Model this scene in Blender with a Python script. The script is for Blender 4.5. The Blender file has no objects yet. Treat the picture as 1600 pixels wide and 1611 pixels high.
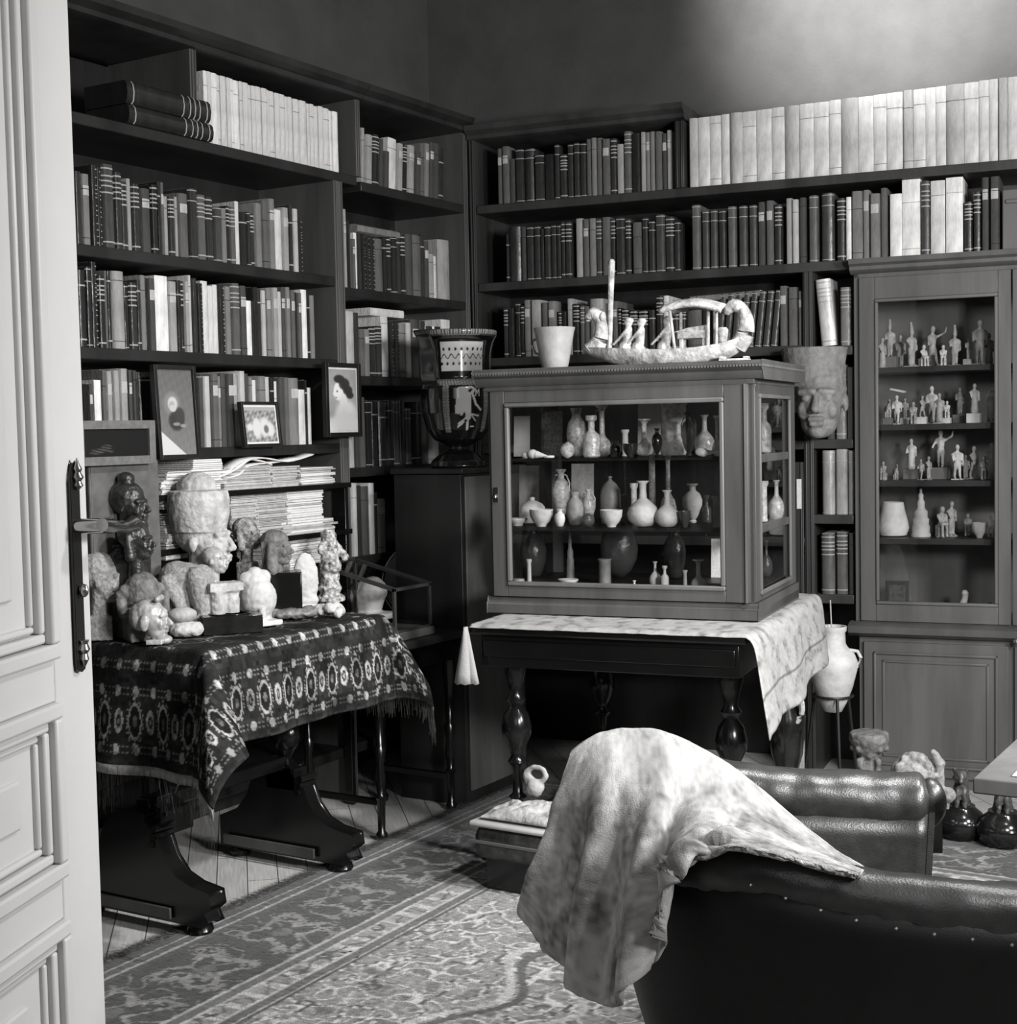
import bpy, math, random
import numpy as np
from mathutils import Vector, Matrix, noise
R = math.radians
rnd = random.Random(7)
scn = bpy.context.scene
COL = scn.collection

# ------------------------------------------------------------------ camera
FPX, CAMH = 2250.0, 1.32
yaw, pitch, roll = R(31.2), R(3.28), R(-1.17)
f0 = Vector((-math.sin(yaw), math.cos(yaw), 0)); r0 = Vector((math.cos(yaw), math.sin(yaw), 0)); Z = Vector((0, 0, 1))
FW = f0*math.cos(pitch) - Z*math.sin(pitch); UP0 = f0*math.sin(pitch) + Z*math.cos(pitch)
RT = r0*math.cos(roll) + UP0*math.sin(roll); UP = UP0*math.cos(roll) - r0*math.sin(roll)
cam = bpy.data.objects.new('camera', bpy.data.cameras.new('camera')); COL.objects.link(cam)
cam.data.sensor_fit = 'HORIZONTAL'; cam.data.sensor_width = 36; cam.data.lens = 36*FPX/1600
cam.data.clip_start = .05
M = Matrix((RT, UP, -FW)).transposed().to_4x4(); M.translation = (0, 0, CAMH); cam.matrix_world = M
scn.camera = cam

# ------------------------------------------------------------------ world, lamps, exposure
w = bpy.data.worlds.new('room_dim'); scn.world = w; w.use_nodes = True
w.node_tree.nodes['Background'].inputs[0].default_value = (.5, .5, .5, 1); w.node_tree.nodes['Background'].inputs[1].default_value = .35
def area(name, loc, tgt, size, power, sy=None, spread=180):
    l = bpy.data.lights.new(name, 'AREA'); l.energy = power; l.size = size; l.spread = R(spread)
    if sy: l.shape = 'RECTANGLE'; l.size_y = sy
    o = bpy.data.objects.new(name, l); COL.objects.link(o); o.location = loc
    o.rotation_euler = (Vector(tgt)-Vector(loc)).to_track_quat('-Z', 'Y').to_euler(); return o
def point(name, loc, power, r=.1):
    l = bpy.data.lights.new(name, 'POINT'); l.energy = power; l.shadow_soft_size = r
    o = bpy.data.objects.new(name, l); COL.objects.link(o); o.location = loc; return o
def spot(name, loc, tgt, power, size, r=.08, blend=1):
    l = bpy.data.lights.new(name, 'SPOT'); l.energy = power; l.spot_size = R(size); l.spot_blend = blend; l.shadow_soft_size = r
    o = bpy.data.objects.new(name, l); COL.objects.link(o); o.location = loc; o.rotation_euler = (Vector(tgt)-Vector(loc)).to_track_quat('-Z', 'Y').to_euler(); return o
area('photoflood_key', (1.15, 2.95, 1.95), (-2.4, 3.5, .9), .4, 75)
area('front_fill', (.8, 1.75, 1.7), (-2.1, 4.0, 1.3), .4, 30, spread=110)  # added fill aimed at the glass case, beam kept off the door
spot('high_fill_spot', (.15, 3.0, 3.3), (-2.1, 2.9, .0), 330, 80, .12)  # added high spot brightening floor and throw; no such fitting known
area('ambient_fill', (.6, -1.6, 2.6), (-2, 4, 1), 2.0, 16)  # added soft fill that lifts the blacks; no window there
spot('reflector_lamp', (-1.5, 4.3, 3.4), (-1.55, 5.5, 3.1), 480, 76)
scn.view_settings.view_transform = 'Standard'; scn.view_settings.look = 'None'
scn.view_settings.gamma = 1; scn.view_settings.use_curve_mapping = False
scn.view_settings.exposure = .35

# ------------------------------------------------------------------ pixel -> point on a real plane
def ray(px, py): return FW + RT*((px-800)/FPX) + UP*((805.5-py)/FPX)
def PZ(px, py, z): d = ray(px, py); t = (z-CAMH)/d.z; return Vector((d.x*t, d.y*t, z))
def PX(px, py, x): d = ray(px, py); t = x/d.x; return Vector((x, d.y*t, CAMH+d.z*t))
def PY(px, py, y): d = ray(px, py); t = y/d.y; return Vector((d.x*t, y, CAMH+d.z*t))
def PD(px, py, dep): d = ray(px, py); return Vector((d.x*dep, d.y*dep, CAMH+d.z*dep))
def depth(p): return (Vector(p)-Vector((0, 0, CAMH))).dot(FW)
def mpp(p): return depth(p)/FPX
TH = R(8.4)
class Frame:
    """vertical plane through O, u = rightwards as seen from the room, n = out into the room; local y runs back into the plane"""
    def __init__(s, O, ang):
        s.O = Vector((O[0], O[1], 0)); s.ang = ang; s.u = Vector((math.cos(ang), math.sin(ang), 0)); s.n = Vector((math.sin(ang), -math.cos(ang), 0))
    def hit(s, px, py, off=0):
        d = ray(px, py); t = (s.O.dot(s.n)+off)/d.dot(s.n); p = d*t
        return (p-s.O).dot(s.u), CAMH+d.z*t
    def w(s, a, off, z): return s.O + s.u*a + s.n*off + Z*z
FA = Frame((-3.15, 0), R(90)); FB = Frame((-3.15, 4.909), TH); FK = Frame((-1.519, 3.867), TH)

# ------------------------------------------------------------------ materials
MATS = {}
def mat(name, base=.5, rough=.5, spec=.5, var=0., scale=20., bump=0., bscale=None, coat=0., metal=0., stretch=None, alpha=None, dark=None, sheen=0):
    if name in MATS: return MATS[name]
    m = bpy.data.materials.new(name); m.use_nodes = True; nt = m.node_tree; b = nt.nodes['Principled BSDF']
    b.inputs['Roughness'].default_value = rough; b.inputs['Specular IOR Level'].default_value = spec
    b.inputs['Metallic'].default_value = metal; b.inputs['Coat Weight'].default_value = coat; b.inputs['Coat Roughness'].default_value = .12
    if sheen: b.inputs['Sheen Weight'].default_value = sheen
    g = lambda v: (v*1.0, v*.985, v*.965, 1)
    b.inputs['Base Color'].default_value = g(base)
    if var or bump:
        tc = nt.nodes.new('ShaderNodeTexCoord'); mp = nt.nodes.new('ShaderNodeMapping'); nt.links.new(tc.outputs['Object'], mp.inputs[0])
        if stretch: mp.inputs['Scale'].default_value = stretch
        n = nt.nodes.new('ShaderNodeTexNoise'); n.inputs['Scale'].default_value = scale; n.inputs['Detail'].default_value = 6; n.inputs['Roughness'].default_value = .6
        nt.links.new(mp.outputs[0], n.inputs[0])
        if var:
            cr = nt.nodes.new('ShaderNodeValToRGB'); cr.color_ramp.elements[0].position = .32; cr.color_ramp.elements[1].position = .68
            lo = dark if dark is not None else max(0, base*(1-var)); cr.color_ramp.elements[0].color = g(lo); cr.color_ramp.elements[1].color = g(min(.9, base*(1+var)))
            nt.links.new(n.outputs[0], cr.inputs[0]); nt.links.new(cr.outputs[0], b.inputs['Base Color'])
        if bump:
            n2 = nt.nodes.new('ShaderNodeTexNoise'); n2.inputs['Scale'].default_value = bscale or scale*2; n2.inputs['Detail'].default_value = 5
            nt.links.new(mp.outputs[0], n2.inputs[0])
            bp = nt.nodes.new('ShaderNodeBump'); bp.inputs['Strength'].default_value = bump; bp.inputs['Distance'].default_value = .01
            nt.links.new(n2.outputs[0], bp.inputs['Height']); nt.links.new(bp.outputs[0], b.inputs['Normal'])
    MATS[name] = m; return m
def painted(name, rough=.8, spec=.3, bump=0, bscale=300, coat=0, sheen=0):
    m = mat(name, .5, rough, spec, 0, 20, bump, bscale, coat, sheen=sheen); nt = m.node_tree
    a = nt.nodes.new('ShaderNodeVertexColor'); a.layer_name = 'Col'
    nt.links.new(a.outputs[0], nt.nodes['Principled BSDF'].inputs['Base Color']); return m
def glass_pane():
    m = bpy.data.materials.new('pane_glass'); m.use_nodes = True; nt = m.node_tree; nt.nodes.clear()
    o = nt.nodes.new('ShaderNodeOutputMaterial'); t = nt.nodes.new('ShaderNodeBsdfTransparent'); g = nt.nodes.new('ShaderNodeBsdfGlossy')
    t.inputs[0].default_value = (.97, .97, .97, 1); g.inputs['Roughness'].default_value = .03
    f = nt.nodes.new('ShaderNodeFresnel'); f.inputs[0].default_value = 1.5
    ge = nt.nodes.new('ShaderNodeNewGeometry'); su = nt.nodes.new('ShaderNodeMath'); su.operation = 'SUBTRACT'; su.use_clamp = True; nt.links.new(f.outputs[0], su.inputs[0]); nt.links.new(ge.outputs['Backfacing'], su.inputs[1])
    x = nt.nodes.new('ShaderNodeMixShader'); nt.links.new(su.outputs[0], x.inputs[0]); nt.links.new(t.outputs[0], x.inputs[1]); nt.links.new(g.outputs[0], x.inputs[2])
    nt.links.new(x.outputs[0], o.inputs[0]); MATS['pane'] = m; return m
GLASS = glass_pane()
def vessel_glass(name, tr, base):
    m = mat(name, base, .25, .6, .55 if base > .1 else 0, 60, .25, 90); nt = m.node_tree; b = nt.nodes['Principled BSDF']
    
    b.inputs['Roughness'].default_value = .22
    o = nt.nodes['Material Output']; t = nt.nodes.new('ShaderNodeBsdfTransparent'); t.inputs[0].default_value = (.9, .9, .9, 1)
    x = nt.nodes.new('ShaderNodeMixShader'); x.inputs[0].default_value = 1-tr
    nt.links.new(t.outputs[0], x.inputs[1]); nt.links.new(b.outputs[0], x.inputs[2]); nt.links.new(x.outputs[0], o.inputs[0]); MATS[name] = m; return m
VG = vessel_glass('old_glass', .4, .6); VGP = vessel_glass('pale_old_glass', .2, .7); VGD = vessel_glass('dark_old_glass', .35, .07)

WOODD = mat('dark_wood', .016, .42, .4, .5, 6, .08, 40, stretch=(1, 1, .15))
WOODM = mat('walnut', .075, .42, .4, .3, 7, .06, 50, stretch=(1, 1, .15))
WOODC = mat('hazed_walnut', .1, .42, .4, .3, 7, .06, 50, stretch=(1, 1, .15)); WOODE = mat('hazed_dark_wood', .034, .42, .4, .5, 6, .08, 40, stretch=(1, 1, .15))  # walnut and dark wood lightened: veiling haze at right put into their colour
WOODL = mat('worn_wood', .12, .45, .4, .25, 7, .06, 50, stretch=(1, 1, .15))
WOODB = mat('black_polished_wood', .006, .2, .5, .3, 5)
BLACKM = mat('black_iron', .01, .4, .5)
LEATH = mat('chair_leather', .03, .34, .6, .4, 30, .1, 330)
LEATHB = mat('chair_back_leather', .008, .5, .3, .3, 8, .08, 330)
BRASS = mat('old_brass', .3, .3, .5, .3, 20, metal=1)
DOORP = mat('white_paint', .5, .42, .4, .03, 8, .05, 60)
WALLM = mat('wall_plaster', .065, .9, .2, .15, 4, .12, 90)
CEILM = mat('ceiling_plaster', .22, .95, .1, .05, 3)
STONEL = mat('pale_limestone', .46, .85, .2, .35, 26, .5, 60)
STONEG = mat('grey_granite', .3, .8, .3, .35, 90, .5, 90)
STONED = mat('dark_bronze', .028, .33, .6, .5, 30, .4, 70)
STONEM = mat('mid_stone', .16, .7, .3, .5, 40, .5, 70)
GLAZE = mat('pale_glazed_clay', .4, .3, .6, .4, 30, .15, 30)
CLAYL = mat('pale_clay', .42, .7, .3, .2, 18, .25, 50)
CLAYW = mat('white_clay', .54, .6, .3, .2, 18, .2, 50)
CLAYG = mat('grey_clay', .22, .5, .4, .25, 24, .2, 50)
CLAYD = mat('dark_glazed_ceramic', .012, .14, .7, .5, 20)
PAPER = mat('paper', .66, .85, .2, .08, 30, .3, 120)
PAPERG = mat('aged_paper', .42, .85, .2, .2, 30, .3, 120)
GOLD = mat('gilt', .34, .35, .6)
TONE = [.01, .016, .026, .05, .09, .16, .27, .4, .56, .7]
BOOKG = [mat('book_leather_%s' % 'abcdefghij'[i], TONE[i], .27, .6, .35, 35, .1, 120, stretch=(1, 1, .3)) for i in range(10)]
BOOKP = [mat('book_cloth_%s' % 'abcdefghij'[i], TONE[i], .72, .3, .22, 45, .25, 160, stretch=(1, 1, .3)) for i in range(10)]
# ------------------------------------------------------------------ mesh helpers
class MB:
    def __init__(s): s.v = []; s.f = []; s.m = []
    def add(s, vs, fs, m=0):
        b = len(s.v); s.v += [tuple(x) for x in vs]; s.f += [tuple(b+i for i in q) for q in fs]; s.m += [m]*len(fs); return s
    def box(s, a, b, m=0):
        x0, y0, z0 = a; x1, y1, z1 = b
        return s.add([(x0,y0,z0),(x1,y0,z0),(x1,y1,z0),(x0,y1,z0),(x0,y0,z1),(x1,y0,z1),(x1,y1,z1),(x0,y1,z1)],
                     [(0,3,2,1),(4,5,6,7),(0,1,5,4),(1,2,6,5),(2,3,7,6),(3,0,4,7)], m)
    def obox(s, c, ex, ey, ez, m=0):
        c = Vector(c); vs = [c+ex*i+ey*j+ez*k for k in (-.5,.5) for j in (-.5,.5) for i in (-.5,.5)]
        return s.add(vs, [(0,2,3,1),(4,5,7,6),(0,1,5,4),(1,3,7,5),(3,2,6,7),(2,0,4,6)], m)
    def prism(s, pts, axis, a, b, m=0):
        """polygon pts (2-D) extruded along axis x/y/z from a to b"""
        def P(p, t): return {'x': (t, p[0], p[1]), 'y': (p[0], t, p[1]), 'z': (p[0], p[1], t)}[axis]
        n = len(pts); vs = [P(p, a) for p in pts]+[P(p, b) for p in pts]
        return s.add(vs, [tuple(range(n)), tuple(range(2*n-1, n-1, -1))]+[(i, (i+1) % n, n+(i+1) % n, n+i) for i in range(n)], m)
    def lathe(s, c, prof, seg=20, m=0, sc=(1, 1)):
        cx, cy, cz = c; vs = []; fs = []; n = len(prof)
        for r, z in prof:
            for k in range(seg):
                a = 2*math.pi*k/seg; vs.append((cx+r*math.cos(a)*sc[0], cy+r*math.sin(a)*sc[1], cz+z))
        for i in range(n-1):
            for k in range(seg): fs.append((i*seg+k, i*seg+(k+1) % seg, (i+1)*seg+(k+1) % seg, (i+1)*seg+k))
        fs.append(tuple(range(seg-1, -1, -1))); fs.append(tuple((n-1)*seg+k for k in range(seg)))
        return s.add(vs, fs, m)
    def tube(s, pts, rad, seg=8, m=0, closed=False):
        pts = [Vector(p) for p in pts]; n = len(pts); vs = []; fs = []
        if not hasattr(rad, '__len__'): rad = [rad]*n
        for i, p in enumerate(pts):
            t = (pts[(i+1) % n if closed else min(i+1, n-1)]-pts[(i-1) % n if closed else max(i-1, 0)]).normalized()
            a = t.cross(Z) if abs(t.z) < .95 else t.cross(Vector((1, 0, 0))); a.normalize(); b = t.cross(a)
            for k in range(seg): q = 2*math.pi*k/seg; vs.append(p+(a*math.cos(q)+b*math.sin(q))*rad[i])
        for i in range(n if closed else n-1):
            j = (i+1) % n
            for k in range(seg): fs.append((i*seg+k, j*seg+k, j*seg+(k+1) % seg, i*seg+(k+1) % seg))
        if not closed: fs.append(tuple(range(seg))); fs.append(tuple((n-1)*seg+k for k in range(seg-1, -1, -1)))
        return s.add(vs, fs, m)
    def grid(s, P, m=0):
        nu, nv = len(P), len(P[0]); vs = [p for r_ in P for p in r_]
        return s.add(vs, [(i*nv+j, (i+1)*nv+j, (i+1)*nv+j+1, i*nv+j+1) for i in range(nu-1) for j in range(nv-1)], m)
    def sphere(s, c, r, seg=12, m=0):
        r = (r, r, r) if not hasattr(r, '__len__') else r; n = seg//2
        prof = [(math.sin(math.pi*i/n), -math.cos(math.pi*i/n)) for i in range(n+1)]; prof[0] = (.001, -1); prof[-1] = (.001, 1)
        b = MB(); b.lathe((0, 0, 0), prof, seg); return s.add([(c[0]+x*r[0], c[1]+y*r[1], c[2]+z*r[2]) for x, y, z in b.v], b.f, m)
    def build(s, name, mats, parent=None, world=False, bevel=0, smooth=35, solid=0):
        me = bpy.data.meshes.new(name); v = s.v
        if world and parent is not None: L = parent.location; v = [(x-L.x, y-L.y, z-L.z) for x, y, z in v]
        me.from_pydata(v, [], s.f)
        for x in (mats if isinstance(mats, (list, tuple)) else [mats]): me.materials.append(x)
        me.polygons.foreach_set('material_index', s.m)
        if smooth:
            me.polygons.foreach_set('use_smooth', [True]*len(me.polygons))
            if smooth < 180: me.set_sharp_from_angle(angle=R(smooth))
        me.update()
        o = bpy.data.objects.new(name, me); COL.objects.link(o)
        if parent is not None: o.parent = parent
        if solid: d = o.modifiers.new('thick', 'SOLIDIFY'); d.thickness = solid; d.offset = 0
        if bevel: d = o.modifiers.new('bevel', 'BEVEL'); d.width = bevel; d.segments = 2; d.limit_method = 'ANGLE'; d.angle_limit = R(40)
        return o
def tag(o, label=None, cat=None, group=None, kind=None):
    if label: o['label'] = label
    if cat: o['category'] = cat
    if group: o['group'] = group
    if kind: o['kind'] = kind
    return o
def thing(name, label, cat, loc=(0, 0, 0), rz=0, group=None):
    o = bpy.data.objects.new(name, None); COL.objects.link(o); o.location = loc; o.rotation_euler = (0, 0, rz); o.empty_display_size = .1
    return tag(o, label, cat, group)
def recenter(o):
    """put a mesh object's origin at the base of its own mesh"""
    me = o.data; n = len(me.vertices); co = np.empty(n*3); me.vertices.foreach_get('co', co); co = co.reshape(-1, 3)
    c = np.array([co[:, 0].mean(), co[:, 1].mean(), co[:, 2].min()]); co -= c; me.vertices.foreach_set('co', co.ravel()); o.location = Vector(c)+o.location; me.update(); return o
def color(o, cols):
    a = o.data.color_attributes.new('Col', 'FLOAT_COLOR', 'POINT'); c = np.ones((len(cols), 4)); c[:, 0] = cols; c[:, 1] = np.array(cols)*.985; c[:, 2] = np.array(cols)*.965
    a.data.foreach_set('color', c.ravel()); return o
def cr(P, t):
    """catmull-rom through a list of vectors, t in 0..1"""
    n = len(P)-1; x = min(max(t, 0), 1)*n; i = min(int(x), n-1); q = x-i
    a, b, c, d = P[max(i-1, 0)], P[i], P[i+1], P[min(i+2, n)]
    return (b*2+(c-a)*q+(a*2-b*5+c*4-d)*q*q+(b*3-a-c*3+d)*q*q*q)*.5
def vnoise(x, y, s=0): return noise.noise(Vector((x, y, s)))

# --- sculpture: overlapping closed shapes fused into one continuous surface, then roughened
def blob(name, parts, mats, vox, parent=None, smooth=4, rough=0, rscale=40, rz=0, sc=1, loc=(0, 0, 0)):
    b = MB()
    for p in parts:
        k = p[0]
        if k == 's': b.sphere(p[1], p[2], 16)
        elif k == 'c': b.tube([p[1], p[2]], [p[3], p[4] if len(p) > 4 else p[3]], 12); b.sphere(p[1], p[3], 12); b.sphere(p[2], p[4] if len(p) > 4 else p[3], 12)
        elif k == 'b': b.box(*p[1:3])
        elif k == 'l': b.lathe(p[1], p[2], 24, 0, p[3] if len(p) > 3 else (1, 1))
    ca, sa = math.cos(rz), math.sin(rz)
    b.v = [((x*ca-y*sa)*sc, (x*sa+y*ca)*sc, z*sc) for x, y, z in b.v]
    o = b.build('tmp', [mats]); m = o.modifiers.new('r', 'REMESH'); m.mode = 'VOXEL'; m.voxel_size = vox
    m2 = o.modifiers.new('s', 'SMOOTH'); m2.iterations = smooth; m2.factor = .5
    dg = bpy.context.evaluated_depsgraph_get(); me = bpy.data.meshes.new_from_object(o.evaluated_get(dg)); bpy.data.objects.remove(o)
    if rough:
        me.update()
        for v in me.vertices: v.co = v.co + v.normal*(noise.noise(v.co*rscale)+.5*noise.noise(v.co*rscale*2.3))*rough
    me.name = name; me.materials.clear(); me.materials.append(mats)
    me.polygons.foreach_set('use_smooth', [True]*len(me.polygons)); me.update()
    o = bpy.data.objects.new(name, me); COL.objects.link(o); o.location = loc
    if parent is not None: o.parent = parent
    return o
def head_parts(o=(0, 0, 0), s=1., yaw=0., neck=.3, ears=1, hair=None, nose=1., smile=0):
    """human head, unit height s, face towards +x before yaw; origin under the chin"""
    P = [('s', (-.07, 0, .62), (.40, .33, .37)), ('s', (.08, 0, .42), (.31, .27, .40)), ('s', (.24, 0, .12), (.13, .13, .12)),
         ('s', (.1, 0, .2), (.25, .23, .2)), ('c', (.37, 0, .54), (.47, 0, .37), .035, .055*nose), ('s', (.42, .045, .35), .04), ('s', (.42, -.045, .35), .04),
         ('c', (.36, .05, .59), (.29, .2, .58), .045), ('c', (.36, -.05, .59), (.29, -.2, .58), .045),
         ('s', (.31, .12, .5), (.055, .07, .045)), ('s', (.31, -.12, .5), (.055, .07, .045)),
         ('c', (.385, .075, .245+smile), (.4, 0, .25), .032), ('c', (.385, -.075, .245+smile), (.4, 0, .25), .032), ('c', (.37, -.06, .185), (.37, .06, .185), .035),
         ('s', (.25, .17, .36), (.1, .08, .12)), ('s', (.25, -.17, .36), (.1, .08, .12))]
    if ears: P += [('s', (-.05, .31, .45), (.07, .04, .12)), ('s', (-.05, -.31, .45), (.07, .04, .12))]
    if neck: P += [('c', (-.08, 0, -neck), (-.04, 0, .3), .2)]
    if hair == 'cap': P += [('s', (-.1, 0, .68), (.43, .38, .4))]
    if hair == 'bun': P += [('s', (-.1, 0, .66), (.43, .37, .39)), ('s', (-.08, 0, 1.08), (.2, .2, .16))]
    if hair == 'nemes': P += [('s', (-.1, 0, .72), (.42, .4, .32)), ('c', (-.08, .34, .55), (.0, .42, -.1), .12, .2), ('c', (-.08, -.34, .55), (.0, -.42, -.1), .12, .2), ('b', (-.36, -.36, -.2), (-.1, .36, .7))]
    if hair == 'tall': P += [('l', (-.08, 0, .62), [(.40, 0), (.46, .25), (.47, .5), (.44, .62), (.05, .64)])]
    if hair == 'wig': P += [('s', (-.12, 0, .66), (.42, .42, .4)), ('c', (-.1, .36, .6), (-.05, .36, .1), .12, .14), ('c', (-.1, -.36, .6), (-.05, -.36, .1), .12, .14)]
    ca, sa = math.cos(yaw), math.sin(yaw); Q = []
    def T(p): return (o[0]+(p[0]*ca-p[1]*sa)*s, o[1]+(p[0]*sa+p[1]*ca)*s, o[2]+p[2]*s)
    for p in P:
        if p[0] == 's':
            r = p[2] if hasattr(p[2], '__len__') else (p[2],)*3
            if abs(sa) > .7: r = (r[1], r[0], r[2])
            Q.append(('s', T(p[1]), tuple(x*s for x in r)))
        elif p[0] == 'c': Q.append(('c', T(p[1]), T(p[2]))+tuple(x*s for x in p[3:]))
        elif p[0] == 'l': Q.append(('l', T(p[1]), [(a*s, b*s) for a, b in p[2]]))
        elif p[0] == 'b' and yaw == 0: Q.append(('b', T(p[1]), T(p[2])))
    return Q
def figure_parts(kind, h=1.):
    """small statuette, height h, standing on z=0, facing +x"""
    P = []
    if kind in ('stand', 'crown', 'walk', 'robe', 'pose'):
        s = h/(1.25 if kind == 'crown' else 1.08)
        if kind == 'robe': P += [('c', (0, 0, .1), (0, 0, .7), .13, .09)]
        else:
            d = .1 if kind in ('walk', 'pose') else 0.02
            P += [('c', (d, .055, .08), (0, .05, .48), .042, .06), ('c', (-d, -.055, .08), (0, -.05, .48), .042, .06), ('c', (d, .055, .05), (d+.09, .055, .04), .035), ('c', (-d, -.055, .05), (-d+.09, -.055, .04), .035)]
        P += [('c', (0, 0, .48), (0, 0, .72), .085, .1), ('c', (0, -.1, .76), (0, .1, .76), .055), ('c', (0, 0, .76), (0, 0, .88), .045), ('s', (.01, 0, .95), (.08, .07, .1))]
        if kind == 'pose': P += [('c', (0, .13, .75), (.1, .3, .85), .035), ('c', (.1, .3, .85), (.12, .34, 1.0), .03), ('c', (0, -.13, .75), (.12, -.2, .55), .035)]
        else: P += [('c', (0, .15, .74), (.02, .16, .45), .038, .03), ('c', (0, -.15, .74), (.12, -.13, .55), .036, .03)]
        if kind == 'crown': P += [('c', (0, 0, 1.0), (-.02, 0, 1.2), .07, .035), ('s', (-.02, 0, 1.2), .05)]
    elif kind == 'seat':
        s = h/1.0
        P += [('b', (-.2, -.14, 0), (.05, .14, .38)), ('c', (.22, .07, .05), (.2, .07, .4), .05), ('c', (.22, -.07, .05), (.2, -.07, .4), .05), ('c', (0, .07, .42), (.2, .07, .42), .07), ('c', (0, -.07, .42), (.2, -.07, .42), .07),
              ('c', (0, 0, .42), (0, 0, .68), .1, .1), ('c', (0, -.11, .7), (0, .11, .7), .05), ('s', (.02, 0, .87), (.1, .085, .12)), ('c', (0, .15, .68), (.15, .1, .45), .035), ('c', (0, -.15, .68), (.15, -.1, .45), .035)]
    elif kind == 'falcon':
        s = h/1.0
        P += [('c', (0, 0, .2), (.02, 0, .65), .15, .17), ('s', (.06, 0, .85), (.13, .1, .12)), ('c', (.15, 0, .84), (.22, 0, .78), .04, .015), ('c', (-.1, 0, .3), (-.2, 0, .02), .09, .06), ('c', (.05, .06, .2), (.08, .06, .03), .04), ('c', (.05, -.06, .2), (.08, -.06, .03), .04)]
    elif kind == 'horse':
        s = h/1.0
        P += [('c', (-.25, 0, .5), (.22, 0, .52), .13, .14), ('c', (.22, 0, .55), (.4, 0, .85), .1, .07), ('c', (.4, 0, .88), (.58, 0, .76), .06, .04), ('c', (-.36, 0, .55), (-.45, 0, .2), .03)]
        for x in (-.3, .24):
            for y in (-.08, .08): P += [('c', (x, y, .45), (x+.02, y, .05), .055, .035)]
    elif kind == 'dog':
        s = h/1.0
        P += [('c', (-.2, 0, .2), (.02, 0, .55), .2, .17), ('c', (.12, .09, .45), (.17, .09, .04), .07, .06), ('c', (.12, -.09, .45), (.17, -.09, .04), .07, .06), ('s', (.1, 0, .78), (.2, .17, .17)), ('c', (.22, 0, .74), (.32, 0, .7), .09, .07),
              ('s', (.02, .15, .9), (.05, .05, .08)), ('s', (.02, -.15, .9), (.05, .05, .08)), ('c', (-.2, .14, .1), (0, .16, .06), .09, .06), ('c', (-.2, -.14, .1), (0, -.16, .06), .09, .06), ('c', (-.35, 0, .2), (-.36, 0, .5), .06, .08)]
        for k in range(9): a = k*.7; P.append(('s', (.0+.13*math.cos(a), .16*math.sin(a), .68+.03*(k % 3)), .06))
    Q = []
    for p in P:
        if p[0] == 's':
            r = p[2] if hasattr(p[2], '__len__') else (p[2],)*3; Q.append(('s', tuple(x*s for x in p[1]), tuple(x*s for x in r)))
        elif p[0] == 'c': Q.append(('c', tuple(x*s for x in p[1]), tuple(x*s for x in p[2]))+tuple(x*s for x in p[3:]))
        else: Q.append(('b', tuple(x*s for x in p[1]), tuple(x*s for x in p[2])))
    return Q
# vessel profiles: (r, z) with max radius .5 and height 1; scaled to width and height
VP = {
 'flask': [(.16,0),(.3,.02),(.46,.14),(.5,.28),(.44,.42),(.26,.54),(.13,.62),(.11,.8),(.12,.93),(.2,.98),(.2,1),(.1,1)],
 'longneck': [(.2,0),(.42,.06),(.5,.18),(.4,.3),(.2,.38),(.14,.45),(.13,.85),(.2,.93),(.36,.97),(.36,1),(.12,1)],
 'ovoid': [(.18,0),(.32,.05),(.47,.3),(.5,.5),(.42,.7),(.25,.8),(.2,.86),(.28,.95),(.3,1),(.18,1)],
 'amphora': [(.16,0),(.2,.04),(.14,.08),(.3,.2),(.48,.45),(.5,.6),(.36,.75),(.17,.82),(.15,.92),(.27,.97),(.27,1),(.14,1)],
 'bowl': [(.2,0),(.22,.1),(.36,.3),(.47,.6),(.5,1),(.46,1),(.42,.6),(.3,.35),(.01,.2)],
 'cylinder': [(.42,0),(.45,.05),(.42,.5),(.44,.92),(.5,.96),(.5,1),(.4,1)],
 'tube': [(.4,0),(.45,.02),(.38,.1),(.36,.85),(.5,.92),(.5,1),(.3,1)],
 'lidjar': [(.3,0),(.45,.05),(.5,.3),(.5,.62),(.46,.66),(.4,.74),(.2,.84),(.08,.88),(.12,.95),(.06,1)],
 'dome': [(.45,0),(.48,.04),(.46,.1),(.5,.3),(.5,.6),(.46,.72),(.3,.84),(.12,.9),(.07,.94),(.12,.97),(.07,1)],
 'dish': [(.25,0),(.28,.3),(.5,.8),(.5,1),(.42,1),(.25,.6),(.01,.5)],
 'ball': [(.1,0),(.32,.12),(.47,.32),(.5,.5),(.46,.7),(.3,.9),(.12,.97),(.14,1)],
 'bottle': [(.36,0),(.46,.03),(.46,.45),(.4,.55),(.18,.64),(.16,.85),(.3,.9),(.3,1),(.14,1)],
 'beaker': [(.29,0),(.31,.02),(.36,.25),(.42,.6),(.47,.88),(.5,1),(.475,1),(.44,.88),(.38,.6),(.3,.2),(.01,.08)],
 'stupa': [(.5,0),(.5,.06),(.45,.08),(.46,.2),(.4,.26),(.42,.36),(.34,.4),(.35,.52),(.26,.56),(.2,.6),(.2,.72),(.12,.78),(.14,.86),(.06,.92),(.08,.96),(.02,1)],
 'bag': [(.3,0),(.42,.04),(.5,.25),(.46,.45),(.36,.8),(.33,.98),(.3,1),(.28,.98)],
 'disc': [(.5,0),(.5,.5),(.45,1),(.2,1)],
}
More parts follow.
